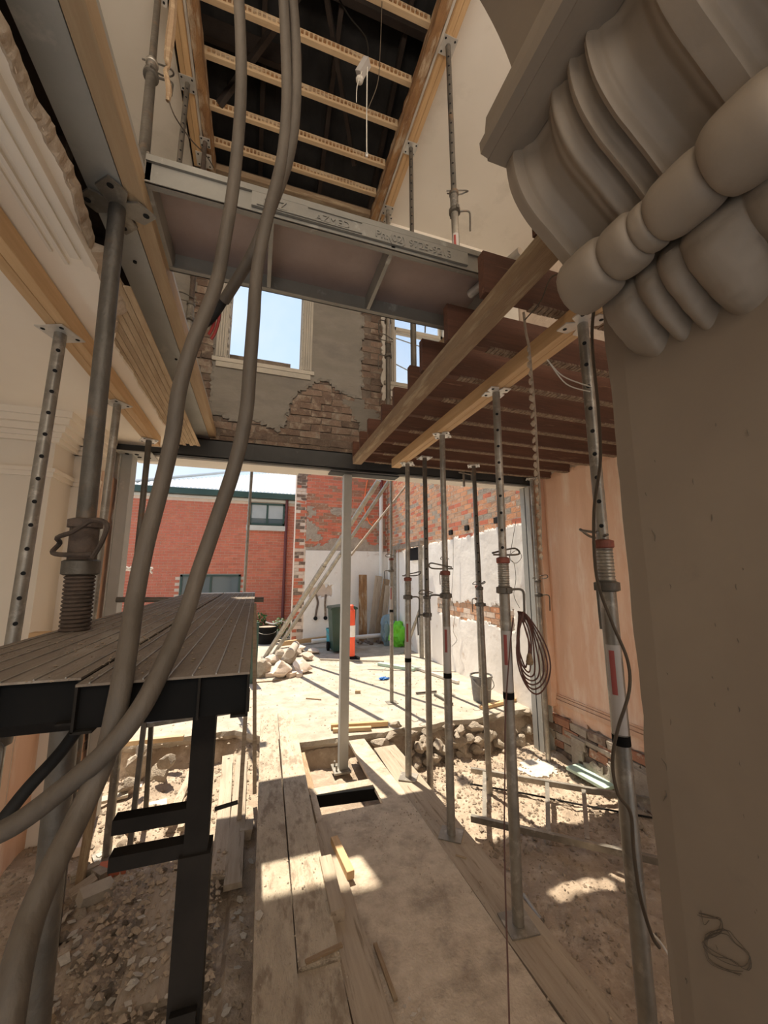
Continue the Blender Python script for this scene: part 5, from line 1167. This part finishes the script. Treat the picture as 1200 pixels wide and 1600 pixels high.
# rear pipes
mb = MB(); mb.tube((3.30,10.30,2.2),(3.30,10.30,4.0),.06); mb.tube((3.30,10.30,1.2),(3.30,10.30,2.2),.055); mb.build('white_pipe', 'white_pvc', None, smooth=True, label='vertical white pipe in the rear corner above the boards', cat='pipe')
mb = MB(); mb.tube((3.32,10.32,4.0),(3.32,10.32,5.5),.045); mb.build('downpipe', 'maroon', None, smooth=True, label='maroon downpipe in the rear corner', cat='pipe')
# metal frame on the right wall (doorway lintel)
df = thing('stud_frame', 'galvanised metal stud frame standing against the right white wall', 'frame', (3.4,8.6,0))
MB().box((3.36,7.7,2.36),(3.44,9.5,2.46)).build('head','galv',df)
for y in (7.75,9.4): MB().box((3.36,y,0),(3.43,y+.07,2.36)).build('post','galv',df)
MB().box((3.435,7.85,2.05),(3.45,8.5,2.34)).build('dark_gap','hole',df)
# plastic and tarp
def crumple(lab, p, size, mat, name, cat, seed):
    import bmesh
    bm = bmesh.new(); bmesh.ops.create_icosphere(bm, subdivisions=3, radius=.5)
    for v in bm.verts:
        n = v.co.normalized(); v.co *= 1 + .5*noise.noise(n*2.2+Vector((seed,0,0))) + .25*noise.noise(n*6+Vector((seed,0,3)))
        v.co.x *= size[0]; v.co.y *= size[1]; v.co.z = max(v.co.z, -.42)*size[2]
    me = bpy.data.meshes.new(name); bm.to_mesh(me); bm.free(); me.materials.append(MAT[mat]); o = bpy.data.objects.new(name, me); link(o); o.location = Vector(p)+Vector((0,0,.42*size[2])); return props(o, lab, cat)
crumple('bright green plastic bag by the right white wall', onZ(628,1006,0)+Vector((-.22,-.3,0)), (.42,.35,.62), 'lime', 'plastic_bag', 'bag', 3)
crumple('blue-grey tarp heaped against the leaning boards', onZ(613,1008,0)+Vector((-.12,0,0)), (.36,.26,.75), 'tarp', 'tarp', 'tarp', 5)
crumple('blue scrap of plastic on the yard slab', onZ(600,1062,0), (.16,.09,.05), 'blue', 'plastic_scrap', 'scrap', 8)
stick('green_board', onZ(592,1037,.03), onZ(648,1046,.03), .10, .05, 'mint', label='grey-green board lying in the middle of the yard slab', cat='board')
stick('metal_strip', onZ(500,1030,.02), onZ(600,1033,.02), .04, .02, 'stone_grey', label='long thin strip lying across the yard slab', cat='strip')
stick('metal_strip', onZ(640,1040,.03), onZ(716,1066,.03), .06, .04, 'galv_bright', label='shiny metal track along the foot of the white wall', cat='strip')
stick('steel_bar', onZ(650,1083,.02), onZ(682,1080,.02), .03, .02, 'rust', label='rusty bar on the slab between the props', cat='bar')
stick('steel_bar', onZ(679,1085,.02), onZ(707,1100,.02), .03, .03, 'galv_old', label='grey steel bar on the slab behind the middle prop', cat='bar')
stick('wood_block', onZ(555,1081,.02), onZ(563,1081,.02), .05, .04, 'lath', label='small wooden block alone on the yard slab', cat='block')
stick('stick', onZ(478,1091,.01), onZ(502,1093,.01), .012, .012, 'wood_old', label='dark twig left of the centre column on the slab', cat='twig')
stick('wood_block', onZ(446,1062,.01)+Vector((-.6,0,0)), onZ(450,1062,.01)+Vector((-.1,0,0)), .02, .012, 'wood_old', label='thin splinter in front of the yard heap', cat='splinter')
stick('dark_post', (.02,6.9,0), (.02,6.9,.95), .14, .05, 'green_paint', label='short dark panel standing right behind the scaffold deck end', cat='panel')
for k in range(4):
    x = -2.15 + k*.10; stick('cream_batten', (x,5.9,0), (x-.30-.02*k,6.25,2.0), .09, .02, 'plank_top', label='cream batten leaning outside beyond the left steel column', cat='slat', group='cream slats leaning beyond the left column')
mb = MB()
for k in range(3): mb.path([(-1.9+.08*i, 6.0, 1.75+.09*abs(sin(i*1.2+k))) for i in range(8)], .012, 5, 3)
mb.build('white_tubing', 'white_pvc', None, label='loops of white tubing beyond the scaffold deck', cat='tubing')
# plants
def plant(lab, p, h, w_, n, seed):
    t = thing('garden_plant', lab, 'plant', p); p = Vector(p); r_ = random.Random(seed)
    mb = MB(); st = MB()
    for i in range(14):
        a = r_.uniform(0,6.28); q = p+Vector((cos(a)*w_*.6,sin(a)*w_*.5,h*r_.uniform(.6,1))); st.path([p, (p+q)/2+Vector((0,0,h*.15)), q], .008, 5, 3)
    for i in range(n):
        a = r_.uniform(0,6.28); rr_ = w_*sqrt(r_.random()); c = p+Vector((cos(a)*rr_, sin(a)*rr_*.7, h*r_.uniform(.1,1.0)))
        d = Vector((r_.uniform(-1,1),r_.uniform(-1,1),r_.uniform(-.3,1))).normalized()*.09; s_ = d.cross(Vector((0,0,1))).normalized()*.03
        mb.add([c, c+d*.5+s_, c+d, c+d*.5-s_], [(0,1,2,3)])
    st.build('stems','wood_old',t); mb.build('foliage','leaf',t,kind='stuff')
plant('leafy green shrub at the foot of the brick house, left', onZ(398,998,0), .62, .34, 420, 1)
plant('spiky green plant right of the black tub', onZ(442,1000,0), .55, .26, 220, 2)
mb = MB(); mb.path([onY(415,972,10.9),onY(428,975,10.9),onY(440,970,10.9),onY(446,974,10.9)], .02, 6, 4); mb.path([onY(440,972,10.9),onY(441,966,10.9)], .015, 5, 1); mb.build('bare_branch', 'white_pvc', None, label='pale bare branch above the black tub', cat='branch')
